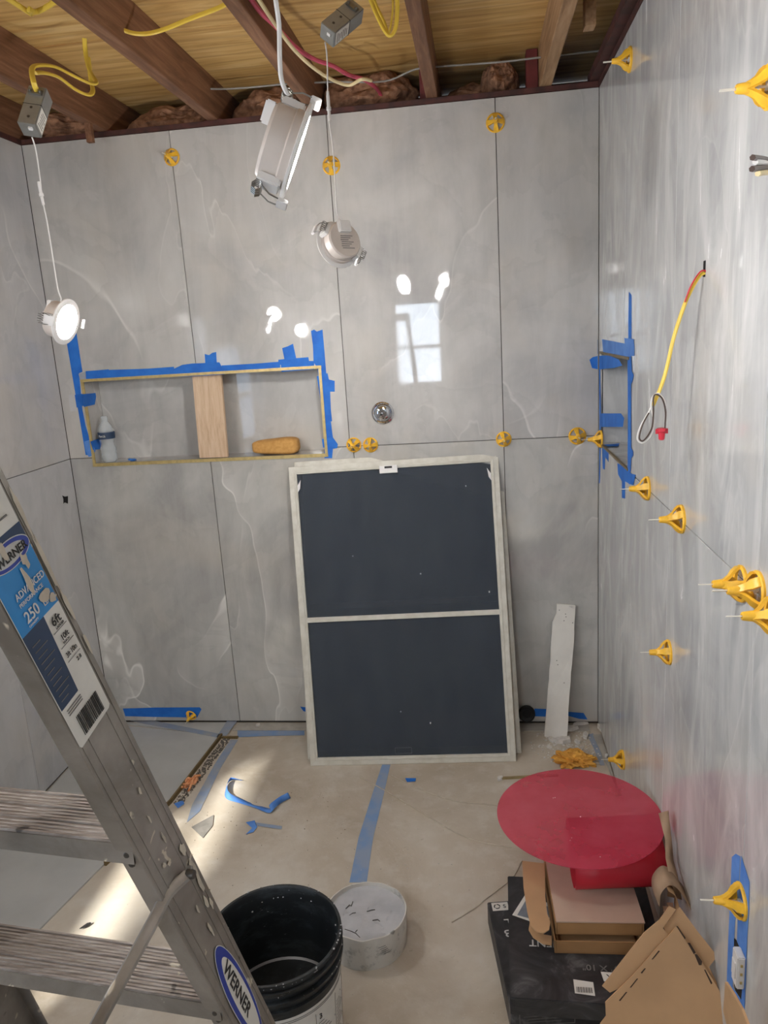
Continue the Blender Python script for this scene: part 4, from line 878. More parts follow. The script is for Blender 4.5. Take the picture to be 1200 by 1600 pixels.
# drywall strip leaning in the corner
BLp, BRp = V((-0.2254,-0.1038,0.001)), V((-0.1395,-0.1278,0.001)); TLp, TRp = V((-0.1729,-0.013,0.5359)), V((-0.0881,-0.013,0.5262))
def lerp4(u, v): return (BLp * (1 - u) + BRp * u) * (1 - v) + (TLp * (1 - u) + TRp * u) * v
rt = []; lf = []
for k in range(15):
    v = k / 14; rt.append(lerp4(1 + random.uniform(-.03, .02), v)); lf.append(lerp4(random.uniform(-.02, .02) + (.12 if v > .88 else 0), v))
mb = MB(); mb.poly(rt + lf[::-1], (0, -1, .18), .0125); dw = tag(mb.build('drywall_strip', M_drywall), 'narrow white drywall offcut leaning in the right back corner', 'drywall offcut')
mb = MB()
for u, v in ((.25, .955), (.55, .93), (.58, .91), (.5, .88), (.3, .58), (.36, .55), (.9, .87), (.7, .42)):
    mb.box(tuple(lerp4(u, v) + V((0, -.0006, .0001))), (.003, .0012, .003))
mb.build('screw_hole', M_ink, dw)
mb = MB(); mb.poly([lerp4(.68, .985) + V((0, -.0008, 0)), lerp4(.97, .97) + V((0, -.0008, 0)), lerp4(.99, .995) + V((0, -.0008, 0)), lerp4(.68, .995) + V((0, -.0008, 0))], (0, -1, .18), .001); mb.build('torn_corner', M_chip, dw)

# plaster pieces and crumbs
def flake(p, sx, sy, sz, rot, mat, label, name='plaster_chip', group='broken plaster pieces in the right corner'):
    bm = bmesh.new(); n_ = 7
    top = []; bot = []
    for k in range(n_):
        a = 2 * math.pi * k / n_; r = 1 + random.uniform(-.3, .25)
        top.append(bm.verts.new((math.cos(a) * r * sx * .9, math.sin(a) * r * sy * .9, sz + random.uniform(-.2, .2) * sz))); bot.append(bm.verts.new((math.cos(a) * r * sx, math.sin(a) * r * sy, 0)))
    bm.faces.new(top); bm.faces.new(bot[::-1])
    for k in range(n_): bm.faces.new((bot[k], bot[(k + 1) % n_], top[(k + 1) % n_], top[k]))
    mb = MB(); mb.bm.free(); mb.bm = bm; o = mb.build(name, mat); o.location = p; o.rotation_euler = (0, 0, rot)
    return tag(o, label, 'plaster chip', group)
for args in (((-0.1606,-0.1379,0.001), .030, .020, .012, .4, 'chunky plaster piece at the foot of the drywall strip'),
             ((-0.1998,-0.1284,0.001), .018, .010, .006, 2.0, 'flat plaster flake left of the drywall foot'),
             ((-0.1132,-0.0521,0.004), .022, .012, .010, .2, 'grey plaster lump right of the drywall foot'),
             ((-0.0773,-0.01,0.004), .030, .008, .006, .1, 'long plaster sliver near the wall foot tape'),
             ((-0.0638,-0.1025,0.004), .010, .022, .006, -.3, 'upright plaster sliver beside the corner tape'),
             ((-0.1019,-0.147,0.001), .012, .010, .006, .9, 'small plaster bit above the yellow rag'),
             ((0.0055,-0.0584,0.008), .012, .026, .007, .2, 'pale plaster flake against the right wall foot'),
             ((-0.4131,-0.4082,0.001), .014, .010, .007, .9, 'small plaster lump at the left end of the lath'),
             ((-0.0061,-0.2589,0.007), .008, .008, .006, .9, 'little plaster crumb by the right wall clip'),
             ((-0.215,-0.1868,0.001), .010, .006, .004, .2, 'tiny plaster flake beside the yellow rag')):
    flake(args[0], args[1] * 1.25, args[2] * 1.25, args[3] * 1.3, args[4], M_chip, args[5])
def crumbs(name, cx, cy, rx, ry, n, s0, s1, mat, label, z=.0):
    mb = MB()
    for k in range(n):
        a = random.random() * 6.283; r = random.random() ** .7; x = cx + math.cos(a) * r * rx; y = cy + math.sin(a) * r * ry
        s_ = random.uniform(s0, s1)
        mb.box((0, 0, 0), (s_, s_ * .8, s_ * .6), Matrix.Translation((x, y, z + s_ * .28)) @ Matrix.Rotation(random.random() * 3, 4, 'Z'))
    return tag(mb.build(name, mat), label, 'debris', kind='stuff')
crumbs('plaster_crumbs', -.14, -.17, .15, .14, 260, .0015, .008, M_chip, 'scattered white plaster crumbs in the right corner')
crumbs('floor_crumbs', -1.22, -.85, .34, .42, 110, .0008, .003, plain('brown_grit', (146, 134, 120), .9), 'fine brown grit scattered on the floor paper')
crumbs('paint_crumbs', -.75, -.9, .7, .6, 140, .001, .003, M_chip, 'fine white dust specks on the floor paper')
mb = MB()
for k in range(420):
    t = random.random(); p = c0.lerp(e1, t * 1.0) + V((.018 + random.random() * .034, 0, 0)); s_ = random.uniform(.002, .006)
    mb.box((0, 0, 0), (s_, s_, s_ * .7), Matrix.Translation(p + V((0, 0, s_ * .3))) @ Matrix.Rotation(random.random() * 3, 4, 'Z'))
tag(mb.build('channel_gravel', plain('dark_mixed_rubble', (126, 120, 112), .9, c2=(70, 66, 62), scale=200)), 'dark rubble lying in the open channel by the pan', 'debris', kind='stuff')
# corner lump, rag, orange bundle
def blob(p, s, mat, name, label, cat, seed, amp=.5, fr=2.2, sub=4):
    bm = bmesh.new(); bmesh.ops.create_icosphere(bm, subdivisions=sub, radius=1)
    for v in bm.verts:
        q = v.co.copy(); d = 1 + amp * noise.turbulence(q * fr + V((seed, 0, 0)), 3, False) - amp * .5
        v.co = V((q.x * s[0] * d, q.y * s[1] * d, max(q.z * s[2] * d, -s[2] * .35)))
        if sub > 5: v.co += noise.noise_vector(v.co * 70) * .003 + q * abs(noise.noise(V((v.co.x * 22 + v.co.y * 30, v.co.y * 45, 9)))) * .014
    mb = MB(); mb.bm.free(); mb.bm = bm; o = mb.build(name, mat, smooth=True); o.location = V(p) + V((0, 0, s[2] * .36)); return tag(o, label, cat)
blob((-0.0092,0.0331,0.004), (.024, .016, .028), plain('brown_grey_stone', (156, 142, 128), .9, bmp=.3), 'mortar_lump', 'rounded beige mortar lump in the right back corner', 'mortar lump', 3.1, .2)
blob((-0.1309,-0.2868,0.001), (.078, .052, .028), M_rag, 'cloth_rag', 'crumpled yellow-orange rag on the floor behind the red disc', 'rag', 8.8, .45, 2.6, 6)
ob = thing('string_bundle', (-1.5781,-0.4729,0.002), 'small pale orange bundle of string in the floor channel', 'string bundle')
c_ = V((-1.5767,-0.4759,0.004)); mb = MB()
for k in range(16):
    a = random.uniform(-.5, .5) + 1.1; L_ = random.uniform(.016, .032); o_ = V((random.uniform(-.02, .02), random.uniform(-.02, .02), random.uniform(.002, .016)))
    pts = [c_ + o_ + V((math.cos(a) * t * L_, math.sin(a) * t * L_, .006 * math.sin(3 * t + k))) for t in (-1, -.5, 0, .5, 1)]
    mb.tube(smooth_path(pts, 4), .0042, 6)
mb.build('strand', M_orange, ob, smooth=True)
tape([(-1.5948,-0.5966,0.003),(-1.57,-0.5724,0.003),(-1.5562,-0.5955,0.003),(-1.5698,-0.6229,0.003)], fz, M_tape_light, 'blue tape scrap at the lower end of the channel')
# lath and twine
a, b = V((-0.4107,-0.4087,0.004)), V((-0.2001,-0.3835,0.004)); mb = MB(); d = b - a; F = frame((a + b) / 2, d, (0, 0, 1)); mb.box((0, 0, 0), (d.length, .010, .006), F); tag(mb.build('wood_lath', M_lath), 'thin tan lath on the floor left of the yellow rag', 'lath')
cable('twine', [(-0.8168,-0.3927,0.002), (-0.7436,-0.4541,0.002), (-0.6458,-0.5174,0.003), (-0.5535,-0.5557,0.002), (-0.464,-0.5661,0.003), (-0.3981,-0.5806,0.004)], .0018, M_twine, 'upper pale twine trailing across the floor to the red disc', 'twine', 5)
cable('twine', [(-0.9345,-0.408,0.002), (-0.8085,-0.512,0.002), (-0.6845,-0.6238,0.003), (-0.5712,-0.7234,0.002), (-0.487,-0.7697,0.002), (-0.3856,-0.7973,0.004)], .0018, M_twine, 'lower pale twine crossing the floor toward the carton pile', 'twine', 5)
cable('twine', [(-0.5669,-1.1232,0.002), (-0.5063,-1.0687,0.002), (-0.4599,-1.0153,0.002), (-0.3916,-0.9366,0.002), (-0.3587,-0.8576,0.002)], .0018, M_twine, 'short twine end beside the black cartons', 'twine', 5)
# torn flap and ridge of floor paper
mb = MB(); mb.poly([(-1.4798,-0.7274,0.0035),(-1.4235,-0.657,0.0035),(-1.407,-0.718,0.0035),(-1.4179,-0.784,0.0035)], fz, .0012); tag(mb.build('paper_scrap', plain('grey_underside_paper', (138, 134, 128), .9)), 'torn grey triangular paper scrap on the sunlit floor', 'paper scrap')
flake((-1.4402,-0.0308,0.005), .012, .008, .008, .2, M_chip, 'small clay-coloured crumb on the strip left of the screens', 'plaster_chip', 'loose crumbs on the floor')
flake((-1.6253,-1.1947,0.007), .006, .02, .002, -.7, M_ink, 'dark leaf-like sliver on the floor seen between the ladder steps', 'dark_chip', 'loose crumbs on the floor')
# ================================================================ LADDER
LO = V((-.6972, -1.8684, 0)); LX = V((.99321, -.11634, 0)); LY = V((.11634, .99321, 0))
LA = V((-.11001, -.28225, .95301)); LW = V((-.11119, -.94932, -.29399)); LN = V((.98769, -.13831, .07305))
Lp = lambda s_, w_, n_=0: LO + LA * s_ + LW * w_ + LN * n_
ladder = thing('step_ladder', LO, 'scuffed aluminium step ladder with blue label, in the left foreground', 'ladder')
WB = .0729
def rail(P_, sgn, name):
    """C channel between s0 and s1, flanges towards sgn*-N"""
    mb = MB(); prof = [(0, 0), (WB, 0), (WB, -.026), (WB - .003, -.026), (WB - .003, -.003), (.003, -.003), (.003, -.026), (0, -.026)]
    rows = []
    for s_ in (.0, 1.80): rows.append([mb.bm.verts.new(P_(s_, a, b)) for a, b in prof])
    for k in range(8): mb.bm.faces.new((rows[0][k], rows[0][(k + 1) % 8], rows[1][(k + 1) % 8], rows[1][k]))
    mb.bm.faces.new(rows[0]); mb.bm.faces.new(rows[1][::-1])
    o = mb.build(name, M_alu, ladder)
    bv = o.modifiers.new('bevel', 'BEVEL'); bv.width = .0015; bv.segments = 2; bv.limit_method = 'ANGLE'
    return o
r1 = rail(lambda s_, w_, n_: LO + LA * s_ + LW * w_ + LX * n_ + LN * 0, 1, 'front_rail')
mb = MB()
for w_ in (.0065, .019, .0555, .067):      # extruded ribs on the outer face
    mb.poly([Lp(.0, w_, .0008), Lp(1.80, w_, .0008), Lp(1.80, w_ + .0018, .0008), Lp(.0, w_ + .0018, .0008)], LN, .0008)
mb.build('rail_rib', M_alu, r1)
# mirrored far rail
def mir(p):
    d = p - LO; off = .56; return LO + LX * (-off - d.dot(LX)) + LY * d.dot(LY) + V((0, 0, d.z))
r2 = rail(lambda s_, w_, n_: mir(LO + LA * s_ + LW * w_ + LX * n_), -1, 'front_rail')
wid = lambda z: .56 - 2 * z * .080
for z in (1.1058, .8008, .4958, .1908):
    bpt = LO + LA * (z / LA.z); c = bpt + LW * (WB / 2); c = c + LY * .004
    Lx = wid(z); td = .0767
    st = thing('step', c, None, None) if False else None
    mb = MB(); prof = []
    nrib = 13
    for k in range(nrib):
        y = td / 2 - k * td / nrib
        h_ = .0012 if k % 4 else .0022
        prof += [(y, 0), (y - td / nrib * .30, 0), (y - td / nrib * .38, h_), (y - td / nrib * .88, h_)]
    prof += [(-td / 2, 0), (-td / 2, -.0256), (-td / 2 + .002, -.0256), (-td / 2 + .002, -.003), (td / 2 - .002, -.003), (td / 2 - .002, -.0256), (td / 2, -.0256)]
    ra = [mb.bm.verts.new(c + LY * y + V((0, 0, h_)) - LX * .004) for y, h_ in prof]; rb = [mb.bm.verts.new(c + LY * y + V((0, 0, h_)) - LX * (Lx - .0025)) for y, h_ in prof]
    for k in range(len(prof)): mb.bm.faces.new((ra[k], ra[(k + 1) % len(prof)], rb[(k + 1) % len(prof)], rb[k]))
    so_ = mb.build('step', M_tread, ladder)
    mb = MB(); mb.poly([c - LY * (td / 2 + .0008) - LX * .004 + V((0, 0, -.001)), c - LY * (td / 2 + .0008) - LX * (Lx - .0025) + V((0, 0, -.001)), c - LY * (td / 2 + .0008) - LX * (Lx - .0025) - V((0, 0, .0256)), c - LY * (td / 2 + .0008) - LX * .004 - V((0, 0, .0256))], -LY, .0008)
    mb.build('step_lip', M_alu, so_)
    mb = MB()
    for ds in (-.004, -.020): 
        q = bpt + LW * (WB + .0008) - LX * .013 + LA * ds
        mb.lathe([(0, .002), (.003, .0015), (.0042, 0), (0, 0)], 10, frame(q, LX, -LY))
    mb.build('rivet', M_rivet, r1)
# top cap and rear legs (mostly out of the frame)
tp = LO + LA * 1.80 - LX * (wid(1.715) / 2) + LW * WB / 2
mb = MB(); mb.box((0, 0, .02), (wid(1.715) + .01, .13, .05), frame(tp, LX, (0, 0, 1)), bev=.01); mb.build('top_cap', plain('grey_blue_cap', (90, 110, 140), .5), ladder)
for sg in (0, 1):
    a = LO + LA * 1.62 - LX * (0.012 if sg == 0 else wid(1.54) - .012) - LY * .09; b = LO - LX * (-.01 if sg == 0 else .57) - LY * 1.16
    F = frame((a + b) / 2, LX, (a - b)); mb = MB(); mb.box((0, 0, 0), (.022, .03, (a - b).length), F); mb.build('rear_leg', M_alu, ladder)
a = LO - LX * .01 - LY * .85 + V((0, 0, .45)); b = a - LX * .48; mb = MB(); mb.tube([a, b], .01, 8); mb.build('rear_rung', M_alu, ladder)
# spreader bar from the rail pivot towards the rear leg
pv = Lp(1.064, .030, .009)
mb = MB(); mb.tube(smooth_path([Lp(1.068, .029, .009), pv, (-0.822,-2.2285,1.003), (-0.8293,-2.2562,0.99), (-0.8383,-2.3233,0.975), (-0.8472,-2.367,0.96), (-0.8523,-2.4111,0.95)], 4), .0075, 8, .6); sb = mb.build('spreader_bar', M_alu, ladder, smooth=True)
mb = MB(); mb.lathe([(0, .006), (.005, .005), (.0065, 0), (.0065, -.004), (0, -.004)], 14, frame(Lp(1.064, .030, .013), LA, LN)); mb.build('pivot_bolt', M_rivet, sb, smooth=True)
# label on the rail
def lab(pts, mat, name, lift, parent): 
    mb = MB(); mb.poly([Lp(a, b, lift + .0016) for a, b in pts], LN, .0003); return mb.build(name, mat, parent)
lb = lab([(1.325, .0125), (1.3225, .016), (1.321, .070), (1.324, .0722), (1.462, .0715), (1.66, .0715), (1.66, .0115), (1.462, .0122)], M_paperwhite, 'rail_label', .0002, ladder)
R_, U_ = -LW, LA
lab([(1.462, .0125), (1.462, .0710), (1.527, .0710), (1.5285, .0120)], M_lblblue, 'blue_panel', .0006, lb)
lab([(1.527, .0712), (1.5285, .0120), (1.553, .0120), (1.553, .0712)], M_lblnavy, 'navy_panel', .0006, lb)
lab([(1.3715, .0418), (1.3715, .0712), (1.462, .0710), (1.462, .0376)], M_lblnavy, 'navy_panel', .0006, lb)
def oval(sc_, wc, a, b, mat, lift, name, parent, ang=0, n=40):
    pts = []
    for k in range(n):
        t = 2 * math.pi * k / n; x, y = a * math.cos(t), b * math.sin(t)
        pts.append((sc_ + x * math.cos(ang) - y * math.sin(ang), wc + x * math.sin(ang) + y * math.cos(ang)))
    return lab(pts, mat, name, lift, parent)
oval(1.534, .040, .0130, .0290, M_inkwhite, .0009, 'logo_border', lb); oval(1.534, .040, .0120, .0280, M_logoblue, .0011, 'logo_oval', lb); oval(1.534, .0410, .0085, .0225, M_inkwhite, .0013, 'logo_oval', lb)
def txt(t, s_, w_, size, mat, sx=1.0, right=R_, up=U_, lift=.0014):
    lettering(t, Lp(s_, w_, lift + .0016), right, up, size, mat, lb, sx)
txt('WERNER', 1.5295, .060, .0115, M_ink, .92, lift=.0018)
txt('ADVANCED', 1.494, .058, .0098, M_inkwhite, .82); txt('PERFORMANCE', 1.4865, .058, .0056, M_inkwhite, .92)
txt('250', 1.4695, .059, .0160, M_inkwhite, .85); txt('LB', 1.4695, .032, .0075, M_inkwhite, .9); txt('CAPACITY', 1.4650, .059, .0030, M_inkwhite)
txt('6ft', 1.4455, .0340, .0135, M_ink, .95); txt('LADDER', 1.4410, .0320, .0035, M_ink)
txt('10ft', 1.4270, .0320, .0085, M_ink, .9); txt('REACH', 1.4230, .0320, .0032, M_ink)
txt('3ft 10in', 1.4085, .0360, .0080, M_ink, .72); txt('2.8', 1.3965, .0260, .0060, M_ink)
mb = MB()
for s_ in (1.4385, 1.4205, 1.4035): mb.poly([Lp(s_, .037, .0028), Lp(s_, .0155, .0028), Lp(s_ + .0006, .0155, .0028), Lp(s_ + .0006, .037, .0028)], LN, .0003)
for k in range(11):
    s_ = 1.379 + k * .0068; mb.poly([Lp(s_, .0665, .0028), Lp(s_, .0665 - .012 - (k * 7 % 5) * .0025, .0028), Lp(s_ + .0009, .0665 - .012 - (k * 7 % 5) * .0025, .0028), Lp(s_ + .0009, .0665, .0028)], LN, .0003)
mb.build('print_lines', M_inkgrey, lb)
mb = MB()
for k in range(9): mb.poly([Lp(1.565 + k * .0095, .066, .0028), Lp(1.565 + k * .0095, .022 + (k * 5 % 4) * .004, .0028), Lp(1.5668 + k * .0095, .022 + (k * 5 % 4) * .004, .0028), Lp(1.5668 + k * .0095, .066, .0028)], LN, .0003)
for k in range(3): mb.poly([Lp(1.360 + k * .003, .066, .0028), Lp(1.360 + k * .003, .042, .0028), Lp(1.3609 + k * .003, .042, .0028), Lp(1.3609 + k * .003, .066, .0028)], LN, .0003)
mb.build('small_print', M_inkgrey, lb)
mb = MB(); w_ = .0600
rb_ = random.Random(3)
while w_ > .0230:
    t_ = rb_.choice((.0006, .0010, .0016)); mb.poly([Lp(1.328, w_, .0028), Lp(1.328, w_ - t_, .0028), Lp(1.353, w_ - t_, .0028), Lp(1.353, w_, .0028)], LN, .0003); w_ -= t_ + rb_.choice((.0006, .0010, .0013))
mb.build('barcode', M_ink, lb)
# oval badge lower on the rail
bd = oval(.815, .0370, .1080, .0225, M_inkwhite, .0003, 'rail_badge', ladder)
oval(.815, .0370, .1062, .0212, M_logoblue, .0006, 'badge_ring', bd); oval(.810, .0360, .0880, .0150, M_paperwhite, .0009, 'badge_field', bd)
lettering('WERNER', Lp(.886, .0445, .0028), -LA, -LW, .0225, M_ink, bd, 1.25)

# dried paint and mortar smears on the rail
rs = random.Random(11); M_smear = plain('dried_beige_smear', (200, 190, 174), .8, 0, .08, 40, bmp=.3)
mb = MB()
def smear(s_, w_, a, b, lift=.0034):
    n = 11; pts = []
    for k in range(n):
        t = 2 * math.pi * k / n; r = rs.uniform(.55, 1.15); pts.append(Lp(s_ + math.cos(t) * a * r, min(max(w_ + math.sin(t) * b * r, .001), .0722), lift))
    mb.poly(pts, LN, .0006)
for q in ((1.085, .012, .012, .005, .0022), (1.050, .010, .022, .0045, .0022), (1.018, .012, .018, .004, .0022), (.99, .016, .012, .0035, .0022), (.975, .010, .010, .003, .0022), (1.105, .048, .005, .003, .0022), (1.098, .040, .004, .004, .0022),
          (1.21, .030, .006, .002, .0022), (1.17, .036, .008, .0016, .0022), (1.00, .034, .008, .0018, .0022), (.955, .030, .016, .0022, .0022), (1.13, .030, .010, .0020, .0022), (1.245, .020, .004, .002, .0022),
          (1.505, .036, .016, .004, .0040), (1.52, .028, .010, .004, .0040), (1.478, .026, .006, .008, .0040), (1.540, .046, .010, .004, .0040), (1.47, .018, .005, .006, .0040), (1.56, .004, .030, .003, .0022), (1.50, .0045, .035, .003, .0022), (1.45, .004, .020, .0028, .0022), (1.40, .003, .016, .002, .0022)): smear(*q)
tag(mb.build('paint_smear', M_smear, ladder), kind='stuff')
# ================================================================ BUCKET AND TUB
BC = V((-.925, -1.587, 0)); 
bk = thing('bucket', BC, 'open black bucket with white printed label, partly behind the ladder', 'bucket')
Tb = Matrix.Translation(BC); RB = .147
mb = MB(); mb.lathe([(0, .0), (RB - .022, .0), (RB - .020, .004), (RB - .008, .290), (RB - .004, .292), (RB - .004, .300), (RB - .009, .302), (RB - .008, .318), (RB + .002, .320), (RB + .002, .326), (RB - .007, .328), (RB - .006, .342), (RB + .002, .344), (RB + .003, .352), (RB - .003, .354), (RB - .003, .364), (RB + .002, .367), (RB + .001, .371), (RB - .005, .371),
                    (RB - .008, .366), (RB - .011, .29), (RB - .024, .012), (0, .010)], 72, Tb); mb.build('shell', M_bucket, bk, smooth=True)
mb = MB(); mb.lathe([(0, .178), (RB - .019, .178), (RB - .0165, .182), (RB - .0165, .170), (0, .170)], 56, Tb); ib = mb.build('inner_bottom', M_bucket, bk, smooth=True)
mb = MB(); mb.lathe([(RB - .0165, .1835), (RB - .0185, .1850), (RB - .0205, .1790)], 56, Tb); mb.build('dried_ring', M_thinset, ib, smooth=True)
mb = MB(); rnd = random.Random(5)
for k in range(150):
    a = rnd.random() * 6.283; z = rnd.choice((.365, .3705, .344, .325, rnd.uniform(.2, .36))); rr_ = RB + (.0005 if z > .36 else -.0095 if z < .32 or rnd.random() < .5 else .002)
    mb.box(tuple(BC + V((math.cos(a) * rr_, math.sin(a) * rr_, z + (.001 if z > .36 else 0)))), (rnd.uniform(.001, .004), rnd.uniform(.001, .004), rnd.uniform(.0008, .003)))
tag(mb.build('mortar_speck', M_thinset, bk), kind='stuff')
mb = MB(); a0, a1 = -2.4, .75; rows = []
for k in range(41):
    a = a0 + (a1 - a0) * k / 40; rows.append([BC + V((math.cos(a) * (r + .0008), math.sin(a) * (r + .0008), z)) for r, z in ((RB - .0195, .02), (RB - .014, .15), (RB - .0095, .262), (RB - .0087, .278))])
mb.grid(rows); bl = mb.build('printed_label', M_paperwhite, bk, smooth=True)
mb = MB()
def onb(a, z): 
    r = RB - .0200 + (z - .0) / .29 * .0120 + .0016; return BC + V((math.cos(a) * r, math.sin(a) * r, z))
def arc(a0, a1, z0, z1):
    n = max(2, int((a1 - a0) / .08)); mb.grid([[onb(a0 + (a1 - a0) * k / n, z) for z in (z0, z1)] for k in range(n + 1)])
for z in (.270, .2655): arc(-2.2, .5, z, z + .0012)
for k in range(5):
    a = -1.65 + k * .46
    arc(a, a + .008, .05, .255)
    for j in range(14): arc(a + .05, a + .16 + .22 * ((j * 5) % 4) / 4, .225 - j * .009, .2263 - j * .009)
mb.build('print_lines', M_inkgrey, bl, solid=.0003)
for k, a in enumerate((-1.59, -1.13, -.67)):
    p = onb(a, .236); tdir = V((-math.sin(a), math.cos(a), 0)); lettering(str(k + 1), p + V((math.cos(a), math.sin(a), 0)) * .0006, tdir, (0, 0, 1), .018, M_ink, bl)
TC = V((-.795, -1.197, 0)); RT = .112; HT = .098
tb = thing('mortar_tub', TC, 'shallow cut-down white tub full of set grey mortar', 'tub')
Tt = Matrix.Translation(TC)
mb = MB(); mb.lathe([(0, 0), (RT - .006, 0), (RT - .005, .004), (RT, HT - .003), (RT - .001, HT), (RT - .004, HT), (RT - .009, .006), (0, .005)], 64, Tt)
for v in mb.bm.verts:
    if v.co.z > HT - .01: v.co.z += noise.noise(V((v.co.x, v.co.y, 0)) * 26) * .004
mb.build('tub_wall', M_tub, tb, smooth=True)
rows = []; mb = MB()
for i in range(25):
    r = (RT - .0048) * i / 24; rr = []
    for k in range(73):
        a = 2 * math.pi * k / 72; x, y = math.cos(a) * r, math.sin(a) * r
        z = HT - .018 + noise.fractal(V((x * 14, y * 14, 2)), 1, 2, 4) * .004 + (.006 * (r / RT) ** 6)
        d = abs(noise.noise(V((x * 16 + 4, y * 16, 9)))); z -= .004 * max(0, 1 - d / .03) if noise.noise(V((x * 9, y * 9, 5))) > .1 else 0
        rr.append(TC + V((x, y, z)))
    rows.append(rr)
mb.grid(rows); mb.build('mortar_fill', M_thinset, tb, smooth=True)
mb = MB()
for pts in (((-.060, .02), (-.052, .035), (-.046, .030), (-.045, .048)), ((-.046, -.005), (-.038, .004), (-.030, .006)), ((.0, .012), (.012, .018), (.022, .020)), ((-.05, -.055), (-.03, -.062), (-.018, -.068), (-.005, -.082)), ((-.020, -.063), (-.016, -.056)), ((.02, -.02), (.034, -.016), (.04, -.022))):
    mb.tube([TC + V((x, y, HT - .0165)) for x, y in pts], .0011, 4)
tag(mb.build('surface_crack', M_rivet, tb), kind='stuff')
mb = MB()
for k in range(5):
    mb.grid([[TC + V((math.cos(a) * (RT + .0006), math.sin(a) * (RT + .0006), z)) for z in (.070 - k * .006, .0712 - k * .006)] for a in [(-1.15 + .03 * k) + j * .03 for j in range(7)]])
mb.build('print_lines', M_inkgrey, tb, solid=.0003)

# ================================================================ CARTON PILE
def carton(name, o0, dy, wdt, z0, z1, label):
    """o0 back-left corner, dy vector to the front-left corner"""
    o0 = V((o0[0], o0[1], 0)); dy = V((dy[0], dy[1], 0)); yn = dy.normalized(); xn = V((-yn.y, yn.x, 0))
    F = Matrix(((xn.x, -yn.x, 0, 0), (xn.y, -yn.y, 0, 0), (0, 0, 1, 0), (0, 0, 0, 1)))
    c = o0 + dy / 2 + xn * wdt / 2
    root = thing(name, (c.x, c.y, z0), label, 'carton')
    mb = MB(); mb.box((0, 0, 0), (wdt, dy.length, z1 - z0 - .001), Matrix.Translation((c.x, c.y, (z0 + z1) / 2)) @ F, bev=.002); mb.build('carton_body', M_carton, root)
    pt = lambda a, b, z=0: o0 + xn * a + dy.normalized() * b + V((0, 0, z1 + z))
    return root, pt, xn, yn
c1, pt, xn, yn = carton('display_carton', (-.466, -1.120), (.050, -.345), .33, .001, .070, 'lower black carton turned slightly, at the base of the pile')
mb = MB(); mb.poly([pt(.010, .006, .0004), pt(.055, .006, .0004), pt(.055, .036, .0004), pt(.010, .036, .0004)], fz, .0004); l_ = mb.build('white_sticker', M_paperwhite, c1)
mb = MB(); 
for k in range(18):
    a = k * 2 * math.pi / 18; b = (k + 1) * 2 * math.pi / 18
    if k % 6 == 5: continue
    c = pt(.024, .021, .0010); mb.poly([c + V((math.cos(a) * .009, math.sin(a) * .009, 0)), c + V((math.cos(b) * .009, math.sin(b) * .009, 0)), c + V((math.cos(b) * .006, math.sin(b) * .006, 0)), c + V((math.cos(a) * .006, math.sin(a) * .006, 0))], fz, .0003)
mb.build('logo', M_ink, l_); lettering('S', pt(.040, .028, .0008), xn, -yn, .018, M_ink, l_)
lettering('L', pt(.050, .070, .0006), -xn, yn, .034, M_inkwhite, c1); lettering('B', pt(.046, .108, .0006), -xn, yn, .034, M_inkwhite, c1)
mb = MB(); q = lambda a, z: pt(a, .3490, 0) * 1 + V((0, 0, z - .070)) 
for (a0_, a1_, z0_, z1_) in ((.02, .15, .052, .054), (.02, .15, .018, .020), (.02, .0215, .018, .054), (.15, .1515, .018, .054), (.03, .13, .044, .0455), (.04, .14, .036, .0375), (.03, .12, .028, .0295)):
    mb.poly([q(a0_, z0_), q(a1_, z0_), q(a1_, z1_), q(a0_, z1_)], yn, .0006)
mb.build('side_print', M_inkgrey, c1)
c2, pt, xn, yn = carton('display_carton', (-.407, -1.074), (-.010, -.408), .37, .071, .120, 'upper black carton with upside-down white lettering under the cardboard mailers')
lettering('CEMENT', pt(.050, .232, .0006), -xn, yn, .030, M_inkwhite, c2, 1.0, align='RIGHT')
lettering('10" X 10"', pt(.172, .300, .0006), -xn, yn, .024, M_inkgrey, c2, 1.05, align='RIGHT')
mb = MB(); mb.poly([pt(.010, .150, .0004), pt(.045, .075, .0004), pt(.13, .11, .0004), pt(.095, .185, .0004)], fz, .0004); l_ = mb.build('photo_sticker', M_paperwhite, c2)
mb = MB(); mb.poly([pt(.023, .150, .0012), pt(.048, .092, .0012), pt(.12, .12, .0012), pt(.095, .172, .0012)], fz, .0006); mb.build('sticker_print', plain('blue_grey_print', (128, 134, 144), .6), l_)
mb = MB(); mb.poly([pt(.148, .345, .0004), pt(.193, .350, .0004), pt(.193, .388, .0004), pt(.148, .384, .0004)], fz, .0004); l_ = mb.build('barcode_sticker', M_paperwhite, c2)
mb = MB()
for k in range(12): mb.poly([pt(.153 + k * .0030, .366, .0008), pt(.153 + k * .0030 + .0012 + .0006 * (k % 2), .366, .0008), pt(.153 + k * .0030 + .0012 + .0006 * (k % 2), .381, .0008), pt(.153 + k * .0030, .381, .0008)], fz, .0003)
mb.build('barcode', M_ink, l_)
mb = MB(); mb.poly([pt(.214, .318, .0004), pt(.25, .318, .0004), pt(.25, .345, .0004), pt(.218, .345, .0004)], fz, .0004); l_ = mb.build('icon_sticker', M_paperwhite, c2); lettering('X', pt(.240, .326, .0008), -xn, yn, .020, M_ink, l_)
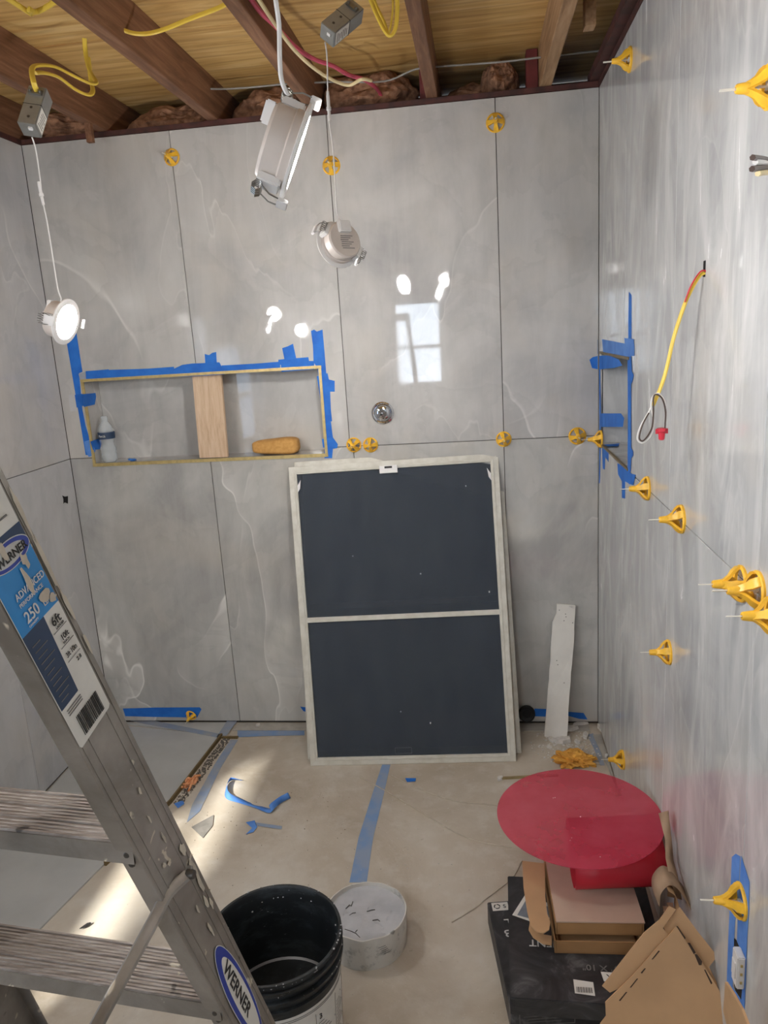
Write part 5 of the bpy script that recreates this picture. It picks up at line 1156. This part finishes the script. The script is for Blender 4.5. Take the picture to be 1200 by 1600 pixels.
# brown mailers
def mailer(x0, x1, y0, y1, z0, z1, label, rot, top=True):
    root = thing('cardboard_mailer', ((x0 + x1) / 2, (y0 + y1) / 2, z0), label, 'cardboard box', 'brown cardboard mailers on the black cartons')
    R0 = Matrix.Translation(((x0 + x1) / 2, (y0 + y1) / 2, 0)) @ Matrix.Rotation(rot, 4, 'Z')
    w_, d_ = (x1 - x0), (y1 - y0); t = .003
    mb = MB()
    mb.box((0, 0, z0 + t / 2 + .0005), (w_, d_, t), R0)
    for s_ in (-1, 1): mb.box((s_ * (w_ / 2 - t / 2), 0, (z0 + z1) / 2), (t, d_, z1 - z0 - .001), R0); mb.box((0, s_ * (d_ / 2 - t / 2), (z0 + z1) / 2), (w_ - .008, t, z1 - z0 - .004), R0)
    mb.build('tray', M_card_dark, root)
    if top: mb = MB(); mb.box((.002, 0, z1 + t / 2), (w_, d_ + .002, t), R0); mb.build('lid', M_card_pale, root)
    return root, R0
m1, R0 = mailer(-.306, -.098, -1.345, -1.08, .121, .158, 'lower brown mailer, open at the front, on the black carton', .02, False)
mb = MB(); mb.box((.004, .004, .135), (.18, .24, .003), R0); mb.build('inner_tray', M_card, m1)
m2, R0 = mailer(-.303, -.092, -1.330, -1.075, .163, .198, 'upper brown mailer with a pale lid and a rounded left flap', .03)
mb = MB(); mb.poly([(-0.3671,-1.1169,0.202),(-0.3077,-1.125,0.202),(-0.3165,-1.249,0.202),(-0.317,-1.3111,0.202),(-0.3115,-1.3362,0.202),(-0.3168,-1.3613,0.202),(-0.3298,-1.3721,0.202),(-0.3449,-1.3708,0.202),(-0.359,-1.3551,0.202),(-0.3652,-1.3068,0.202),(-0.3694,-1.2164,0.202)], fz, .003); mb.build('side_flap', M_card, m2)
mb = MB(); mb.poly([(-0.3589,-1.2964,0.165),(-0.3274,-1.3369,0.165),(-0.3092,-1.3401,0.165),(-0.3118,-1.3685,0.165),(-0.3329,-1.3656,0.165),(-0.3544,-1.3465,0.165),(-0.3637,-1.3221,0.165)], fz, .003); mb.build('side_flap', M_card, m1)
# red curled sheet
rl = thing('red_sheet_roll', (-.13, -1.19, .202), 'curled dark red plastic sheet lying under the red disc', 'plastic sheet')
mb = MB(); rows = []; n_ = 44
cxr, cyr, czr = -.130, -1.155, .2685
for k in range(n_ + 1):
    a = -2.2 + k * (2 * math.pi * .93) / n_
    yy, zz = math.cos(a) * .112, math.sin(a) * .066
    rows.append([(x, cyr + yy + (x - cxr) * .10, czr + zz) for x in (-.243, -.18, -.12, -.06, -.017)])
mb.grid(rows); mb.build('curled_sheet', M_red, rl, smooth=True, solid=.002)
# red disc
dc = V((-.216, -1.118, .348)); ds = thing('red_disc', dc, 'large thin translucent red disc lying flat on top of the carton pile', 'disc')
mb = MB(); mb.lathe([(0, 0), (.1, 0), (.205, 0), (.215, .0004), (.215, .0022), (.205, .0024), (0, .0024)], 96, Matrix.Translation(dc)); mb.build('disc_sheet', M_film, ds, smooth=True)
mb = MB()
for x, y, s_ in ((.003, -.012, .0016), (-.06, .07, .0010), (-.055, .072, .0010), (-.03, -.1, .0008), (-.035, -.11, .0008), (.03, -.17, .0012)): mb.box(tuple(dc + V((x, y, .0028))), (s_ * 2, s_ * 2, .0006))
mb.build('dust_speck', M_chip, ds)
# leaning flattened cardboard
def sheet(name, planeq, label, slots=(), mat=None, t=.004, n=None):
    nn = V(n); nn = nn.normalized(); nn = nn if nn.y < 0 else -nn
    mb = MB(); mb.poly(planeq, nn, t); o = mb.build(name, mat or M_card)
    tag(o, label, 'cardboard', 'flattened cardboard leaning at the lower right')
    for s_ in slots:
        mb = MB(); mb.poly([V(p) + nn * .0006 for p in s_], nn, .0006); mb.build('cut_slot', M_slot, o)
    return o
nA = (0, 1, -.5)
sheet('flattened_cardboard', [(-0.0741,-1.5613,0.3973),(-0.054,-1.5749,0.3701),(-0.0296,-1.5904,0.3392),(-0.005,-1.6088,0.3024),(0.0273,-1.6399,0.2402),(0.0639,-1.678,0.1639),(-0.2553,-1.6857,0.1485),(-0.2393,-1.6445,0.231),(-0.2269,-1.638,0.2439),(-0.2265,-1.6266,0.2668),(-0.1667,-1.6029,0.3143),(-0.106,-1.5752,0.3695),(-0.0909,-1.5691,0.3818)], 'front large flattened cardboard panel with a row of cut slots', [
    [(-0.0747,-1.5608,0.3984),(-0.0715,-1.5608,0.3985),(-0.0581,-1.5702,0.3796),(-0.0597,-1.5718,0.3763)], [(-0.0552,-1.5744,0.3711),(-0.0501,-1.5744,0.3713),(-0.0404,-1.5822,0.3557),(-0.0445,-1.5838,0.3524)], [(-0.0433,-1.5838,0.3524),(-0.0382,-1.5837,0.3526),(-0.0294,-1.5894,0.3413),(-0.0313,-1.5926,0.3349),(-0.0363,-1.5926,0.3347)], [(-0.0271,-1.5962,0.3277),(-0.0246,-1.5961,0.3278),(-0.0132,-1.6069,0.3063),(-0.0159,-1.608,0.3041)],
    [(-0.1135,-1.5818,0.3564),(-0.1111,-1.5823,0.3555),(-0.1263,-1.5894,0.3411),(-0.1289,-1.5895,0.341)], [(-0.1442,-1.5972,0.3257),(-0.1416,-1.5971,0.3258),(-0.15,-1.6015,0.317),(-0.1524,-1.601,0.318)], [(-0.1609,-1.6059,0.3082),(-0.1583,-1.6059,0.3083),(-0.1736,-1.6135,0.293),(-0.1761,-1.6136,0.2929)], [(-0.1844,-1.6174,0.2852),(-0.1818,-1.6173,0.2853),(-0.197,-1.625,0.2701),(-0.1994,-1.6245,0.271)]], n=nA)
sheet('flattened_cardboard', [(-0.1386,-1.5594,0.3772),(-0.1056,-1.5481,0.3999),(-0.0827,-1.5357,0.4246),(-0.0704,-1.5383,0.4194),(-0.0991,-1.5545,0.387),(-0.0832,-1.565,0.3659),(-0.1529,-1.5983,0.2995),(-0.215,-1.6105,0.275),(-0.2297,-1.6055,0.285)], 'cardboard flap showing behind the left edge of the front panel', n=nA)
sheet('flattened_cardboard', [(-0.0964,-1.5484,0.3833),(-0.0607,-1.5304,0.4193),(-0.029,-1.5506,0.3788),(0.0059,-1.571,0.3381),(-0.0124,-1.5803,0.3194),(0.005,-1.5979,0.2843),(-0.0037,-1.6038,0.2725),(-0.028,-1.6063,0.2674),(-0.0828,-1.5649,0.3501)], 'cardboard sheet with square corner behind the right edge of the front panel', n=nA)
sheet('flattened_cardboard', [(-0.0786,-1.8762,0.5719),(-0.0811,-1.9202,0.5926),(-0.0831,-1.9634,0.6095),(-0.0831,-1.9915,0.6092),(-0.0828,-2.0385,0.607),(-0.062,-1.8946,0.4331),(-0.0672,-1.8393,0.4764)], 'narrow cardboard strip standing against the right wall by the switch', n=(-1, -.01, -.12))
# kraft paper curls
def curl(path, w0, mat, label, lean=V((0, 1, 0))):
    mb = MB(); P_ = smooth_path(path, 8); rows = [[p - lean * w0 * .5, p, p + lean * w0 * .5] for p in P_]
    mb.grid(rows); return tag(mb.build('kraft_paper', mat, smooth=True, solid=.001, jitter=.004, jscale=18), label, 'kraft paper', 'crumpled kraft paper behind the carton pile')
curl([(-0.0709,-1.36,0.3035), (-0.0686,-1.36,0.3349), (-0.0465,-1.35,0.3518), (-0.0232,-1.35,0.3388), (-0.0048,-1.36,0.3094), (0.0049,-1.38,0.2885), (0.0049,-1.4,0.2541)], .07, M_kraft, 'curled brown kraft paper loop between the red sheet and the right wall')
curl([(-0.0533,-1.38,0.3483), (-0.036,-1.38,0.3352), (-0.0269,-1.38,0.3115), (-0.0278,-1.38,0.2872)], .04, M_card, 'small inner kraft paper tongue inside the paper loop')
mb = MB(); mb.grid([[(-0.03,-1.2041,0.4173), (-0.02,-1.2504,0.4566)], [(-0.032,-1.2695,0.3922), (-0.012,-1.2553,0.3823)], [(-0.034,-1.2945,0.3578), (-0.01,-1.2708,0.3314)], [(-0.036,-1.3295,0.3498), (-0.01,-1.321,0.3228)], [(-0.04,-1.3517,0.2977), (-0.01,-1.3591,0.2963)]])
tag(mb.build('kraft_paper', M_kraft, smooth=True, solid=.001, jitter=.004, jscale=25), 'upright crumpled kraft paper between the red disc and the right wall', 'kraft paper', 'crumpled kraft paper behind the carton pile')
mb = MB(); mb.box((-.019, -1.36, .12), (.030, .16, .22), bev=.010)
bmesh.ops.subdivide_edges(mb.bm, edges=mb.bm.edges[:], cuts=4, use_grid_fill=True)
tag(mb.build('paper_bag', M_kraft, smooth=True, jitter=.012, jscale=12), 'shaded brown paper bag squeezed between the mailers and the wall', 'paper bag')
